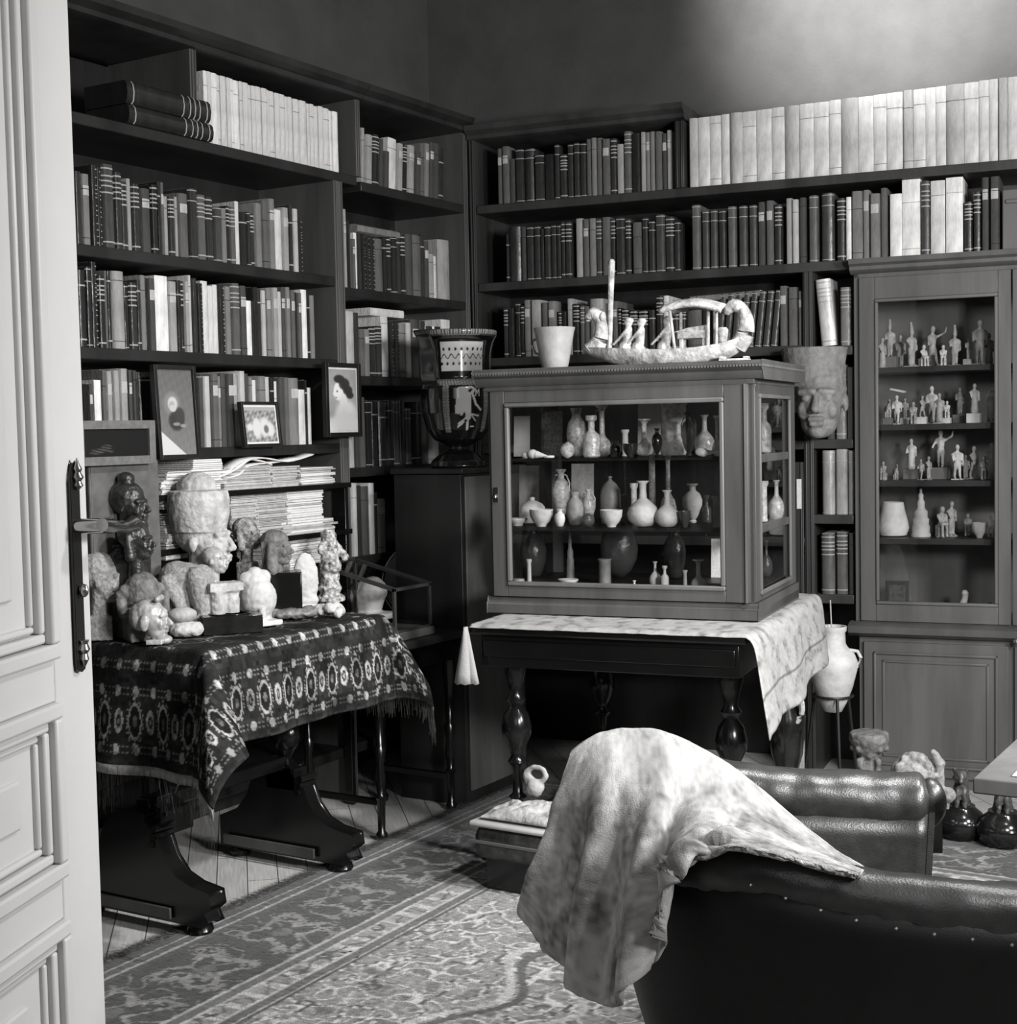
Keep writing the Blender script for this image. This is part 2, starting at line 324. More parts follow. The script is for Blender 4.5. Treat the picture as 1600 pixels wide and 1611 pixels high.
def vessel(name, label, cat, prof, w, h, m, loc, group=None, handles=0, seg=18, parts=None):
    b = MB(); b.lathe((0, 0, 0), [(max(r*w, .0004), z*h) for r, z in VP[prof]], seg)
    for k in range(handles):
        s = -1 if k == 0 else 1
        rr = np.interp(.9, [z for r, z in VP[prof]], [r for r, z in VP[prof]])*w; r2 = .46*w
        b.tube([(s*rr*.9, 0, h*.9), (s*(rr+.16*w), 0, h*.88), (s*(r2+.02*w), 0, h*.72), (s*r2*.95, 0, h*.58)], w*.04, 6)
    o = b.build(name, m, smooth=50); o.location = loc
    return tag(o, label, cat, group)
def cushion_box(b, a, c, m=0): b.box(a, c, m)
# ------------------------------------------------------------------ room shell
def struct(name, mb, m, **k): o = mb.build(name, m, **k); o['kind'] = 'structure'; return o
PARQ = mat('parquet_oak', .33, .35, .5)
nt = PARQ.node_tree; bs = nt.nodes['Principled BSDF']
tc = nt.nodes.new('ShaderNodeTexCoord'); mp = nt.nodes.new('ShaderNodeMapping'); mp.inputs['Rotation'].default_value = (0, 0, R(48)); nt.links.new(tc.outputs['Object'], mp.inputs[0])
bt = nt.nodes.new('ShaderNodeTexBrick'); bt.inputs['Scale'].default_value = 1; bt.inputs['Brick Width'].default_value = .5; bt.inputs['Row Height'].default_value = .09; bt.inputs['Mortar Size'].default_value = .0016
bt.inputs['Color1'].default_value = (.62, .61, .59, 1); bt.inputs['Color2'].default_value = (.46, .455, .445, 1); bt.inputs['Mortar'].default_value = (.06, .06, .06, 1); nt.links.new(mp.outputs[0], bt.inputs[0])
mp2 = nt.nodes.new('ShaderNodeMapping'); mp2.inputs['Scale'].default_value = (3, 60, 3); nt.links.new(mp.outputs[0], mp2.inputs[0])
nz = nt.nodes.new('ShaderNodeTexNoise'); nz.inputs['Scale'].default_value = 3; nt.links.new(mp2.outputs[0], nz.inputs[0])
mx = nt.nodes.new('ShaderNodeMix'); mx.data_type = 'RGBA'; mx.blend_type = 'OVERLAY'; mx.inputs[0].default_value = .5; nt.links.new(bt.outputs[0], mx.inputs[6]); nt.links.new(nz.outputs[0], mx.inputs[7]); nt.links.new(mx.outputs[2], bs.inputs['Base Color'])

struct('floor', MB().box((-3.55, -2.2, -.1), (3, 6.2, 0)), PARQ)
struct('ceiling', MB().box((-3.55, -2.2, 3.55), (3, 6.2, 3.65)), CEILM)
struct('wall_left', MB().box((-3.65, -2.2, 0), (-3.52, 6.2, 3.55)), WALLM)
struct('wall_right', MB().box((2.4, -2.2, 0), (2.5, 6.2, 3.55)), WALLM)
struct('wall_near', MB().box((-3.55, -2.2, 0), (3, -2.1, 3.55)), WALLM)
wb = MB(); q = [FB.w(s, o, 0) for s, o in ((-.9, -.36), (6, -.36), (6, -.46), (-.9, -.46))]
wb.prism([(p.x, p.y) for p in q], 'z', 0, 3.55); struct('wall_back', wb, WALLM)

# the open door on the left (panelled, white, long brass plate and lever)
DA = R(90+21); du = Vector((math.cos(DA), math.sin(DA), 0))          # runs away from the camera towards the free edge
E0 = PD(137, 800, 2.1); E0.z = 0; hin = E0 - du*.95
door = thing('door_1', 'white panelled door standing open at the left edge', None, hin, DA); door['kind'] = 'structure'
# local: x 0..0.95 hinge -> free edge, y=0 is the face we see (room side is -y), thickness towards +y
W_, T_ = .95, .045
b = MB()
b.box((W_-.115, 0, 0), (W_, T_, 2.6)); b.box((0, 0, 0), (.11, T_, 2.6))
rails = [(0, .13), (.50, .64), (1.02-.105, 1.02), (1.9, 2.0), (2.48, 2.6)]
def dz(px, py): return Frame((E0.x, E0.y), DA).hit(px, py)[1]
zr = [0, .16, dz(98, 1447)+.0, dz(97, 1378), dz(93, 1102), dz(90, 1034), 2.3, 2.6]
rails = [(zr[0], zr[1]), (zr[2], zr[3]), (zr[4], zr[5]), (zr[6], zr[7])]
for a, c in rails: b.box((.11, 0, a), (W_-.115, T_, c))
b.build('door_frame', DOORP, door, bevel=.003)
for i in range(3):
    z0, z1 = rails[i][1], rails[i+1][0]; x0, x1 = .11, W_-.115
    pn = MB(); pn.box((x0, .014, z0), (x1, .034, z1))
    for ins, y0, wd in ((.0, -.012, .022), (.024, -.002, .014), (.04, .006, .01)):      # stepped mouldings round each panel
        a0, a1, c0, c1 = x0+ins, x1-ins, z0+ins, z1-ins
        for u0, u1, v0, v1 in ((a0, a1, c0, c0+wd), (a0, a1, c1-wd, c1), (a0, a0+wd, c0+wd, c1-wd), (a1-wd, a1, c0+wd, c1-wd)): pn.box((u0, y0, v0), (u1, .02, v1))
    pn.box((x0+.09, .008, z0+.09), (x1-.09, .02, z1-.09))
    pn.build('door_panel', DOORP, door, bevel=.004)
zt, zb, zh = dz(108, 727), dz(122, 1052), dz(112, 828); xp = W_-.048
pl = MB(); pts = [(-.009, 0), (-.0105, .03), (-.011, .06), (-.011, .9), (-.0105, .93), (-.004, .985), (0, 1), (.004, .985), (.0105, .93), (.011, .9), (.011, .06), (.0105, .03), (.009, 0), (.0, -.01)]
pl.prism([(xp+a, zb+(zt-zb)*t) for a, t in pts], 'y', -.007, .0)
plate = pl.build('door_plate', mat('plate_dark', .03, .25, .6, metal=.6), door, bevel=.002)
fn = MB(); fn.lathe((xp, -.011, zt-.028), [(.002, -.012), (.008, -.006), (.005, 0), (.009, .006), (.005, .013), (.007, .018), (.003, .026), (.001, .034)], 12)
fn.lathe((xp, -.011, zb+.004), [(.002, 0), (.007, .01), (.005, .018), (.009, .024), (.006, .032), (.008, .038)], 12); fn.sphere((xp, -.014, zb+(zt-zb)*.38), (.006, .008, .01)); fn.build('plate_finial', BRASS, door)
hd = MB(); hd.tube([(xp, -.005, zh), (xp, -.05, zh)], .011, 12)
hd.tube([(xp-.012, -.052, zh+.002), (xp+.01, -.054, zh), (xp+.03, -.055, zh-.003), (xp+.055, -.055, zh-.005), (xp+.075, -.055, zh-.001), (xp+.093, -.054, zh-.004), (xp+.1, -.054, zh-.006)], [.01, .012, .0085, .009, .013, .012, .004], 12)
hd.build('door_handle', mat('handle_brass', .35, .2, .5, metal=1), door)

# ------------------------------------------------------------------ bookcases
def fthing(name, label, cat, fr, s=0, off=0, z=0, group=None):
    return thing(name, label, cat, fr.w(s, off, z), fr.ang, group)
def case(label, fr, s0, s1, shelves, uprights, cornice=None, dep=.33, back=True, group='wall bookcases', wd=None):
    WOODD_, WOODM_ = (wd, wd) if wd else (WOODD, WOODM)
    """shelves: (s0,s1,ztop); uprights: (s0,s1,z0,z1). local x=s-s0, local y=-offset"""
    t = fthing('bookcase', label, 'bookcase', fr, s0, 0, 0, group)
    for a, c, z in shelves: MB().box((a-s0, -.02, z-.034), (c-s0, dep, z)).build('shelf', WOODD_, t, bevel=.003)
    for a, c, z0, z1 in uprights:
        b = MB().box((a-s0, -.024, z0), (c-s0, dep, z1))
        b.box((a-s0+.006, -.029, z0), (a-s0+.011, -.02, z1)); b.box((c-s0-.011, -.029, z0), (c-s0-.006, -.02, z1)); b.build('upright', WOODM_ if c-a < .06 else WOODD_, t, bevel=.002)
    if back:
        for a, c, z0, z1 in back: MB().box((a-s0, dep-.012, z0), (c-s0, dep, z1)).build('back_panel', WOODD, t, smooth=0)
    if cornice:
        for a, c, z in cornice:
            b = MB(); b.prism([(-.02, z-.035), (-.035, z-.03), (-.035, z-.015), (-.06, z), (-.065, z+.02), (dep, z+.02), (dep, z-.035)], 'x', a-s0, c-s0); b.build('cornice', WOODD_, t)
    return t
yu1 = FA.hit(302, 160)[0]; yt1 = FA.hit(553, 230)[0]; yt0 = FA.hit(520, 430)[0]; yc = FA.hit(735, 500)[0]
case('tall dark bookcase along the left wall, nearest the door', FA, 1.7, yt0+.05,
     [(1.7, yt0, z) for z in (1.870, 1.58, 1.285)]+[(1.7, yt1, 2.238)]+[(1.7, yt0, .2)],
     [(yu1-.03, yu1, 2.238, 2.51), (yt1-.005, yt1+.022, 2.238, 2.51), (yt0, yt0+.05, 0, 2.206), (1.7, 1.73, 0, 2.5)], [(1.68, yt1+.03, 2.545)], back=[(1.7, yt0+.05, 0, 2.5)])
case('dark bookcase in the far left corner of the room', FA, yt0+.052, yc,
     [(yt0+.052, yc-.02, z) for z in (1.838, 1.526, 1.196, .875, .2)]+[(yt1+.024, yc-.02, 2.224)],
     [(yc-.04, yc-.012, 0, 2.51)], [(yt1+.032, yc-.012, 2.545)], back=[(yt0+.06, yc, 0, 2.2), (yt1+.03, yc, 2.2, 2.5)])
sR = FB.hit(1265, 500)[0]
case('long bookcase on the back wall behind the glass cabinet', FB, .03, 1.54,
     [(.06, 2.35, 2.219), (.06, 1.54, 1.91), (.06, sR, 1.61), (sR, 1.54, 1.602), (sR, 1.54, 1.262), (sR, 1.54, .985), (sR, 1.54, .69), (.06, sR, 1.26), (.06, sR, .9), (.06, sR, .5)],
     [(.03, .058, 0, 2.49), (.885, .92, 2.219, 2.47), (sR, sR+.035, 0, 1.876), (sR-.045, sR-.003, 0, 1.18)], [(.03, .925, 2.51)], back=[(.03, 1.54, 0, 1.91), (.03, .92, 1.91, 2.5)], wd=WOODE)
MB().box((2.34, -.02, 1.9), (2.37, .33, 2.5))

# ------------------------------------------------------------------ books
ORD = lambda n: '%d%s' % (n, 'th' if 10 <= n % 100 <= 20 else {1: 'st', 2: 'nd', 3: 'rd'}.get(n % 10, 'th'))
TW = ['black', 'black', 'very dark', 'dark grey', 'dark grey', 'mid-grey', 'grey', 'light grey', 'pale', 'white']
BN = [0]
def book_mesh(w, h, d, tone, fl, seed):
    r_ = random.Random(seed); glossy = any(c in fl for c in 'bhg') or tone <= 2; b = MB(); bul = min(w*.4, .012)*(.35 if tone >= 8 and not glossy else 1); K = 4
    def ring(e): return [(0, d)]+[(w/2-math.cos(math.pi*i/K)*(w/2+e*.3), -math.sin(math.pi*i/K)*bul-e+.004) for i in range(K+1)]+[(w, d)]
    q = ring(0); n = len(q)
    b.add([(x, y, 0) for x, y in q]+[(x, y, h) for x, y in q], [(i, i+1, n+i+1, n+i) for i in range(n-1)]+[tuple(range(n-1, -1, -1))], 0)
    b.add([(x, y, h) for x, y in q], [tuple(range(n))], 0 if glossy else 1)
    b.box((.0015, .012, h), (w-.0015, d-.004, h+.0008), 1)
    zs = []
    if 'b' in fl: zs = [h*t for t in (.95, .86, .80, .74, .66, .07)]
    elif 'g' in fl: zs = [h*t for t in (.95, .85, .75, .7, .65, .6, .5, .44, .38, .28, .2, .12, .04)]
    elif 'h' in fl: zs = [h*t for t in (.97, .82, .03)]
    elif r_.random() < .5 and w > .008: zs = [h*r_.uniform(.7, .9), h*.1] if r_.random() < .5 else [h*.8]
    for z in zs:
        e = ring(.0012)[3:6] if 'g' in fl else ring(.0012)[1:-1]; t = .0014 if 'h' in fl or 'g' in fl else .0022
        if not glossy: t = .001
        m = len(e); b.add([(x, y, z-t) for x, y in e]+[(x, y, z+t) for x, y in e], [(i, i+1, m+i+1, m+i) for i in range(m-1)], 2 if glossy else 3)
    if 'L' in fl or (not glossy and tone < 7 and w > .012 and r_.random() < .45):
        e = ring(.0006)[2:-2]; m = len(e); z0, z1 = h*.7, h*.84; b.add([(x, y, z0) for x, y in e]+[(x, y, z1) for x, y in e], [(i, i+1, m+i+1, m+i) for i in range(m-1)], 1)
    return b, [(BOOKG if glossy else BOOKP)[tone], PAPERG, GOLD, BOOKP[max(0, tone-3)]]
def row(fr, zb, spec, where, grp, name='book', cat='book', noun=None, lean=0, dep=.2, hide=0):
    ents = [e.split() for e in spec.split(';') if e.strip()]; n = len(ents)
    for i, e in enumerate(ents):
        x0, x1 = map(float, e[0].split('-')); yt = float(e[1]); tone = int(e[2][0]); fl = e[2][1:]
        ybase = 0
        s0, _ = fr.hit(x0, yt); s1, _ = fr.hit(x1, yt); zt = fr.hit((x0+x1)/2, yt)[1]
        ln = lean
        if 'n' in fl: ln = float(e[3])
        h = max(.06, min(zt-zb, .29)); w = max(.0045, s1-s0-.0008); BN[0] += 1; s0 = s0 - (h*math.tan(R(ln)) if ln else 0)
        o = None; b, ms = book_mesh(w, h, dep+rnd.uniform(-.02, .02), tone, fl, BN[0]); o = b.build(name, ms, smooth=40)
        p = fr.w(s0, rnd.uniform(-.004, .003), zb); o.location = p; o.rotation_euler = Matrix.Rotation(fr.ang, 3, 'Z').to_euler() if not ln else (Matrix.Rotation(fr.ang, 3, 'Z') @ Matrix.Rotation(R(ln), 3, 'Y')).to_euler()
        wd = 'thin' if w < .013 else 'thick' if w > .032 else 'medium'
        nn = noun or ('leather book' if any(c in fl for c in 'bhg') else 'book')
        ex = 'gilt-banded ' if ('b' in fl or 'g' in fl) else ''
        wd = '' if wd == 'medium' else wd+' '
        tag(o, '%s %s%s%s, %s from left, %s' % (TW[tone], wd, ex, nn, ORD(i+1), where), cat, grp)
def flat(fr, x0, x1, y0b, y1t, z0, z1, tone, fl, label, dep=.17, ms=None, off=0, name='book', cat='book', grp=None, tilt=0):
    """book or volume lying flat, spine to the room, px span x0..x1"""
    s0 = fr.hit(x0, y0b)[0]; s1 = fr.hit(x1, y0b)[0]; L = s1-s0; t = z1-z0
    b, m = book_mesh(t, L, dep, tone, fl, 99+int(x0)); b.v = [(z, y, t-x) for x, y, z in b.v]
    o = b.build(name, m, smooth=40); o.location = fr.w(s0, off, z0); o.rotation_euler = (Matrix.Rotation(fr.ang, 3, 'Z') @ Matrix.Rotation(R(tilt), 3, 'Y')).to_euler()
    return tag(o, label, cat, grp)
def uni(x0, x1, n, y0, y1, tones, jit=.3, yj=1.5):
    xs = [x0+(x1-x0)*i/n+(rnd.uniform(-jit, jit)*(x1-x0)/n if 0 < i < n else 0) for i in range(n+1)]
    return ';'.join('%.1f-%.1f %.1f %s' % (xs[i], xs[i+1], y0+(y1-y0)*(xs[i]-x0)/(x1-x0)+rnd.uniform(-yj, yj), rnd.choice(tones)) for i in range(n))
LB, CB, BB = 'door-side bookcase', 'corner bookcase', 'back-wall bookcase'
row(FA, 2.238, uni(321, 531, 30, 111, 178, ['8', '9', '8', '8'], .3, 1), 'top shelf, '+LB, 'white pamphlets on the top shelf by the door', 'pamphlet', 'pamphlet', 'unbound pamphlet')
flat(FA, 190, 322, 208, 176, 2.238, 2.292, 1, 'b', 'large dark ornate volume lying flat, lower of two at the top left', cat='book', off=.03)
flat(FA, 187, 318, 176, 140, 2.294, 2.36, 1, 'b', 'large dark ornate volume lying flat, upper of two at the top left', cat='book', off=.03)
row(FA, 2.224, '569-574 201 6;575-585 212 6;586-596 212 1b;597-603 218 3;603-611 238 3;611-624 217 8;625-633 226 6;633-640 229 1b;641-651 229 6;653-661 238 3;661-668 226 4;668-675 226 5;675-682 224 3;682-690 226 3;690-698 232 2', 'top shelf, '+CB, 'books on the top shelf of the corner bookcase', lean=3.5)
A2 = '115-126 270 2;126-139 274 5;140-150 260 1g;151-158 264 1g;159-177 259 3b;177-189 272 2b;189-199 286 2b;199-206 281 6;206-218 290 2b;219-235 297 3;236-246 291 1b;246-251 286 1;252-257 287 4;257-264 309 6;264-273 310 2b;273-278 310 6;278-294 305 4;294-308 297 2h;308-322 307 4b;322-334 310 2b;334-346 326 3h;346-355 328 5;355-360 324 1b;360-369 326 4b;369-375 317 8;375-387 334 1;387-393 334 2h;393-400 336 2b;400-411 320 5;411-422 316 4;422-432 313 5;432-443 330 8;443-453 327 6;453-459 323 2;459-467 329 7;467-474 345 1g'
row(FA, 1.871, A2, 'second shelf, '+LB, 'books on the second shelf by the door')
row(FA, 1.58, '120-133 425 1;133-142 420 1h;142-152 412 1g;152-163 434 1b;163-168 426 4;169-175 426 1;175-194 427 6;195-202 448 1h;202-214 445 2b;214-220 440 2;220-229 433 5;229-232 436 2;232-243 438 3;243-263 434 9;263-277 443 6;277-284 441 1;284-289 442 1b;289-296 443 6;296-301 433 7;301-308 438 2;308-317 446 1g;317-328 442 8;328-336 450 8;336-343 448 8;343-352 448 1g;352-362 451 5;362-375 446 4b;375-386 450 3;386-397 473 9;397-405 452 1;405-411 455 2;411-418 457 7;418-426 454 5;426-435 453 6;435-442 459 7;442-449 452 3;449-456 452 5;456-463 457 4;463-467 460 1;467-473 461 4;473-482 456 9;482-486 462 1;486-494 465 5', 'third shelf, '+LB, 'books on the third shelf by the door')
row(FA, 1.285, '141-147 604 3;148-159 598 9;160-166 582 4;167-176 584 6;177-187 583 6;187-200 580 6;201-207 582 3;208-214 583 3;214-219 585 4;219-243 586 1;312-320 594 3;320-330 592 7;330-341 588 4;341-346 592 5;346-355 587 3;355-366 588 3;366-373 587 6;373-383 584 7;383-390 588 3;391-397 594 5;397-404 598 8;404-416 592 5;416-424 593 7;424-430 594 1;430-437 600 8;437-445 594 3;445-453 594 4;453-468 595 5;468-481 613 8;481-484 598 1;484-489 610 8', 'fourth shelf, '+LB, 'books on the fourth shelf by the door')
row(FA, 1.838, '540-545 329 6;545-549 346 1;549-553 360 4;553-558 376 4;558-563 366 9;563-568 366 2;568-573 368 1g;573-580 371 1g;580-589 372 1g;590-602 376 4;602-608 373 1;608-614 373 1b;614-622 373 1h;622-630 362 2;630-637 369 1b;637-648 369 3;648-661 371 4;661-666 369 2;666-673 380 3;673-682 400 6;682-688 403 8;688-706 378 6', 'second shelf, '+CB, 'books on the second shelf of the corner bookcase')
za = FA.hit(600, 372)[1]; flat(FA, 560, 627, 360, 345, za, za+.03, 5, '', 'grey book lying flat across upright books on second shelf of the corner bookcase', dep=.15)
row(FA, 1.526, '536-556 490 7;556-563 492 2;563-572 518 4;572-581 518 5;581-590 514 1b;590-599 513 2b;600-611 498 8;611-618 506 1g;618-626 506 1g;626-637 509 5;637-645 508 7;645-658 503 3;658-668 505 2;668-680 513 2;680-692 514 1;695-709 503 8', 'third shelf, '+CB, 'books on the third shelf of the corner bookcase')
za = FA.hit(610, 500)[1]; flat(FA, 583, 636, 505, 490, za+.004, za+.032, 8, '', 'white book lying slanted across upright books above the tall vase', dep=.15)
row(FA, 1.196, '545-556 620 7;557-564 625 3;564-573 625 4;574-583 630 1h;583-595 632 1;595-608 632 2;608-617 630 1;617-627 630 3h;627-637 630 1;637-646 642 3h;646-663 632 1;663-673 650 4;674-690 660 6', 'fourth shelf, '+CB, 'books on the fourth shelf of the corner bookcase')
row(FA, .875, '543-551 760 7;552-560 760 7;560-567 764 2;567-579 765 3;580-588 760 8;588-594 775 2;594-605 785 6', 'fifth shelf, '+CB, 'books on the fifth shelf of the corner bookcase')
row(FB, 2.219, '782-790 234 4;790-801 231 4;801-810 250 3;810-824 235 2h;824-841 234 2h;841-856 244 2h;856-872 243 1;872-880 228 2h;880-892 243 2b;892-902 227 2h;902-912 225 2h;912-922 225 2h;922-930 219 4;930-938 217 5;938-947 217 4;947-960 219 4;960-970 218 2b;970-981 227 6;981-993 207 4b;993-1008 210 1;1008-1015 208 6;1015-1022 208 5;1022-1030 207 5;1030-1041 207 4;1041-1049 210 3;1049-1056 205 6', 'top shelf, '+BB, 'books on the top shelf of the back bookcase')
xs = [1083, 1098, 1116, 1134, 1148, 1168, 1190, 1214, 1234, 1258, 1280, 1304, 1323, 1350, 1374, 1395, 1420, 1437, 1456, 1472, 1489, 1517, 1540, 1556, 1570, 1586, 1606, 1628]
row(FB, 2.219, ';'.join('%d-%d %.1f %s' % (xs[i], xs[i+1], 186-(xs[i]-1085)*.131, '8' if i % 4 else '7') for i in range(27)), 'white run atop the back-wall bookcase', 'white journals on top of the back bookcase', 'journal_volume', 'journal', 'paper-covered journal volume')
row(FB, 1.91, '795-800 368 2;800-819 357 2;819-828 357 3;828-840 357 2h;840-850 356 2h;850-856 360 2;856-866 356 2h;866-875 354 2h;875-882 354 2h;882-889 349 2b;889-899 349 2b;905-917 344 6;917-927 345 4;927-937 344 5;937-947 344 3b;947-960 342 4;960-968 344 2b;968-983 343 2h;983-992 344 2b;994-1010 350 4;1010-1020 343 2h;1020-1031 348 2h;1031-1046 338 3h;1046-1060 341 2b;1060-1070 349 2h;1088-1102 323 4h;1104-1116 332 3h;1117-1129 331 3h;1130-1142 331 2h;1144-1158 325 4h;1162-1176 324 3h;1178-1191 323 3h;1192-1204 318 3;1205-1217 316 4;1218-1230 322 2b;1236-1246 312 6;1246-1256 314 7;1257-1268 311 3;1272-1287 308 4h;1292-1312 304 3h;1316-1330 312 2b;1331-1339 310 9;1339-1357 301 5;1357-1368 299 5;1368-1385 305 5;1385-1396 296 4;1400-1419 305 9;1419-1448 282 9;1449-1463 285 3b;1464-1487 284 8;1488-1515 279 9;1517-1530 318 2b;1531-1543 302 2b;1544-1556 279 3;1557-1573 278 3L', 'second shelf, '+BB, 'books on the second shelf of the back bookcase')
row(FB, 1.61, '792-799 485 2b;799-809 485 1;810-818 477 1h;818-824 480 1b;824-834 472 5;835-850 472 6;852-862 476 4;862-874 474 5;878-883 490 2b;883-891 490 1;892-900 470 6;901-911 478 1b;912-919 481 4b;919-926 482 4;927-948 470 6;963-971 474 4;972-977 484 1b;978-989 486 1b;990-1003 488 1b;1004-1019 488 1b;1020-1031 488 2;1032-1043 465 1b;1043-1051 465 8;1056-1068 476 2b;1069-1079 476 2b;1080-1104 476 4;1105-1118 476 2;1119-1132 476 2', 'third shelf, '+BB, 'books on the third shelf of the back bookcase')
row(FB, 1.61, ';'.join('%.1f-%.1f %d 3h' % (1145+12.4*k-12, 1156+12.4*k-12, 462-k) for k in range(8)), 'leaning set behind the boat prow', 'leaning set of uniform volumes behind the boat', lean=6, noun='ribbed volume')
row(FB, 1.61, '1226-1238 450 4;1239-1255 452 4;1256-1262 458 5', 'three beside leaning set', 'upright books beside the leaning set')
za = FB.hit(1130, 476)[1]; flat(FB, 1086, 1196, 470, 455, za+.004, za+.03, 5, '', 'grey book lying flat across the leaning set behind the boat', dep=.16, tilt=-2)
row(FB, 1.602, '1283-1306 440 8bn -5;1322-1339 452 5b', 'narrow bay by tall cabinet, top', 'books in the narrow bay by the tall cabinet', lean=0)
row(FB, 1.262, '1300-1313 580 3;1314-1331 574 5b;1332-1344 578 3', 'narrow bay beside the wall mask', 'books in the narrow bay by the tall cabinet')
row(FB, .985, '1293-1313 709 6h;1314-1333 706 6h;1334-1344 709 6h', 'narrow bay, shelf just below the mask', 'books in the narrow bay by the tall cabinet')
row(FB, .69, '1292-1313 840 4b;1315-1333 838 4b;1335-1344 840 3', 'narrow bay by tall cabinet, lowest shelf', 'books in the narrow bay by the tall cabinet')
s0, z0 = FB.hit(1577, 385); s1, z1 = FB.hit(1640, 285)
bx = MB(); bx.box((0, -.01, 0), (s1-s0, .2, z1-z0)); bx.box((.01, -.016, z1-z0-.05), (s1-s0-.01, -.008, z1-z0-.035)); o = bx.build('storage_box', WOODL, bevel=.004); o.location = FB.w(s0, 0, 1.911); o.rotation_euler = (0, 0, TH)
tag(o, 'grey wooden box at the right end of the second shelf, above the tall cabinet', 'box')
# ------------------------------------------------------------------ tall glazed cabinet on the right
s0 = 1.547
t = fthing('display_cabinet', 'tall walnut cabinet with one glazed door full of statuettes, at the right', 'cabinet', FB, s0, .03, 0)
S1 = 2.62-s0; D = .36
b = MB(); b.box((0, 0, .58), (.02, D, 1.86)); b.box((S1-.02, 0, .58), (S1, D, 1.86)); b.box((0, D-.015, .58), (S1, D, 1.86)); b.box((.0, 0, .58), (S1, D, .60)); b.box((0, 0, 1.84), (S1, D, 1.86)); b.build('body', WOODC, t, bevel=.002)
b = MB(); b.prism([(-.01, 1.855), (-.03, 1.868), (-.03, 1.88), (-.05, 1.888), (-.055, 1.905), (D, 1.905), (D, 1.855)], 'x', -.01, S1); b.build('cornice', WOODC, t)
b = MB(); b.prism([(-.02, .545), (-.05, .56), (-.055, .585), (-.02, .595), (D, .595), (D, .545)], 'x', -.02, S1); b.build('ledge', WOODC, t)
gx0, gx1, gz0, gz1 = 1.622-s0, 2.042-s0, .662, 1.762
def framed_door(t, name, x0, x1, z0, z1, gx0, gx1, gz0, gz1, y, th, m, glass=True, mould=.012):
    b = MB(); b.box((x0, y, z0), (gx0, y+th, z1)); b.box((gx1, y, z0), (x1, y+th, z1)); b.box((gx0, y, z0), (gx1, y+th, gz0)); b.box((gx0, y, gz1), (gx1, y+th, z1))
    d = b.build(name, m, t, bevel=.002)
    if mould:
        b = MB()
        for u0, u1, v0, v1 in ((gx0, gx1, gz0, gz0+mould), (gx0, gx1, gz1-mould, gz1), (gx0, gx0+mould, gz0+mould, gz1-mould), (gx1-mould, gx1, gz0+mould, gz1-mould)): b.box((u0, y-.006, v0), (u1, y+.012, v1))
        b.build('moulding', WOODL, d, bevel=.004)
    if glass: MB().box((gx0, y+th*.5-.0015, gz0), (gx1, y+th*.5+.0015, gz1)).build('glass_pane', GLASS, d, smooth=0)
    return d
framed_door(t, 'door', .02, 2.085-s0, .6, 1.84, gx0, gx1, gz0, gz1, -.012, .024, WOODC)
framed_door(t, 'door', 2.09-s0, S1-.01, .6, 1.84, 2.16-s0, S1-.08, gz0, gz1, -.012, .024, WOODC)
kb = MB().lathe((0, 0, 0), [(.006, 0), (.006, .012), (.012, .02), (.012, .028), (.001, .032)], 12); kb.v = [(x+2.085-s0+.02, -.012-z, y+.545) for x, y, z in kb.v]
kb.build('knob', BRASS, t)
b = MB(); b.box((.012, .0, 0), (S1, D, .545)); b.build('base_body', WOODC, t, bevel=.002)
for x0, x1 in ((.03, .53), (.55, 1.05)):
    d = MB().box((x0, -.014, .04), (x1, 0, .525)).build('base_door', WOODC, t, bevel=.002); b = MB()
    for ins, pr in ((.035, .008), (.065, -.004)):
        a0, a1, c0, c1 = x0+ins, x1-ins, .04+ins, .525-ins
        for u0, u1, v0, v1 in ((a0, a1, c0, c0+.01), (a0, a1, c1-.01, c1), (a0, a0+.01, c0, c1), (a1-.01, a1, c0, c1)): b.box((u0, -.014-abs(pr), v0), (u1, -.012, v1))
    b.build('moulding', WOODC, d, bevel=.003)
for z in (1.518, 1.311, 1.107, .898): MB().box((.022, .03, z-.02), (S1-.022, D-.02, z)).build('shelf', WOODD, t)

# statuettes behind the glass
PROT = {}
def figure_proto(kind, m, vox=.0045):
    if (kind, m.name) not in PROT:
        o = blob('statuette', figure_parts(kind, .1), m, .0028, smooth=2, rough=.0008, rscale=150); o.hide_render = False; PROT[(kind, m.name)] = [o, False]
    return PROT[(kind, m.name)]
WHO = {'stand': 'standing', 'crown': 'tall-crowned', 'walk': 'striding', 'robe': 'robed', 'pose': 'arm-raised', 'seat': 'seated', 'falcon': 'bird-shaped', 'horse': 'four-legged animal'}
def statuette(px, hp, kind, m, zsh, basey, shelfname, i, off, base=0, grp=None, mname='grey'):
    s = FB.hit(px, basey, -off)[0]; p = FB.w(s, -off, zsh+.0005); h = hp*mpp(p); bh = h*.22 if base else 0
    pr = figure_proto(kind, m)
    if not pr[1]: o = pr[0]; pr[1] = True
    else: o = pr[0].copy(); COL.objects.link(o)
    root = thing('statuette', '%s %s figure%s, %s from left, %s' % (mname, WHO[kind], ' on a white block' if base == 2 else ' on a block' if base else '', ORD(i), shelfname), 'statuette', p, 0, grp)
    o.parent = root; o.name = 'figure'; o.location = (0, 0, bh); k = (h-bh)/.1; o.scale = (k, k, k); o.rotation_euler = (0, 0, R(-60+rnd.uniform(-40, 40)))
    for q in list(o.keys()): del o[q]
    if base: a = h*.16; MB().box((-a, -a, 0), (a, a, bh+.002)).build('plinth', CLAYW if base == 2 else WOODL, root, bevel=.001)
    else: MB().box((-h*.14, -h*.1, 0), (h*.14, h*.1, h*.03)).build('plinth', m, root)
SG = mat('figure_grey', .3, .55, .4, .4, 60); SL = mat('figure_pale', .5, .6, .4, .3, 60)
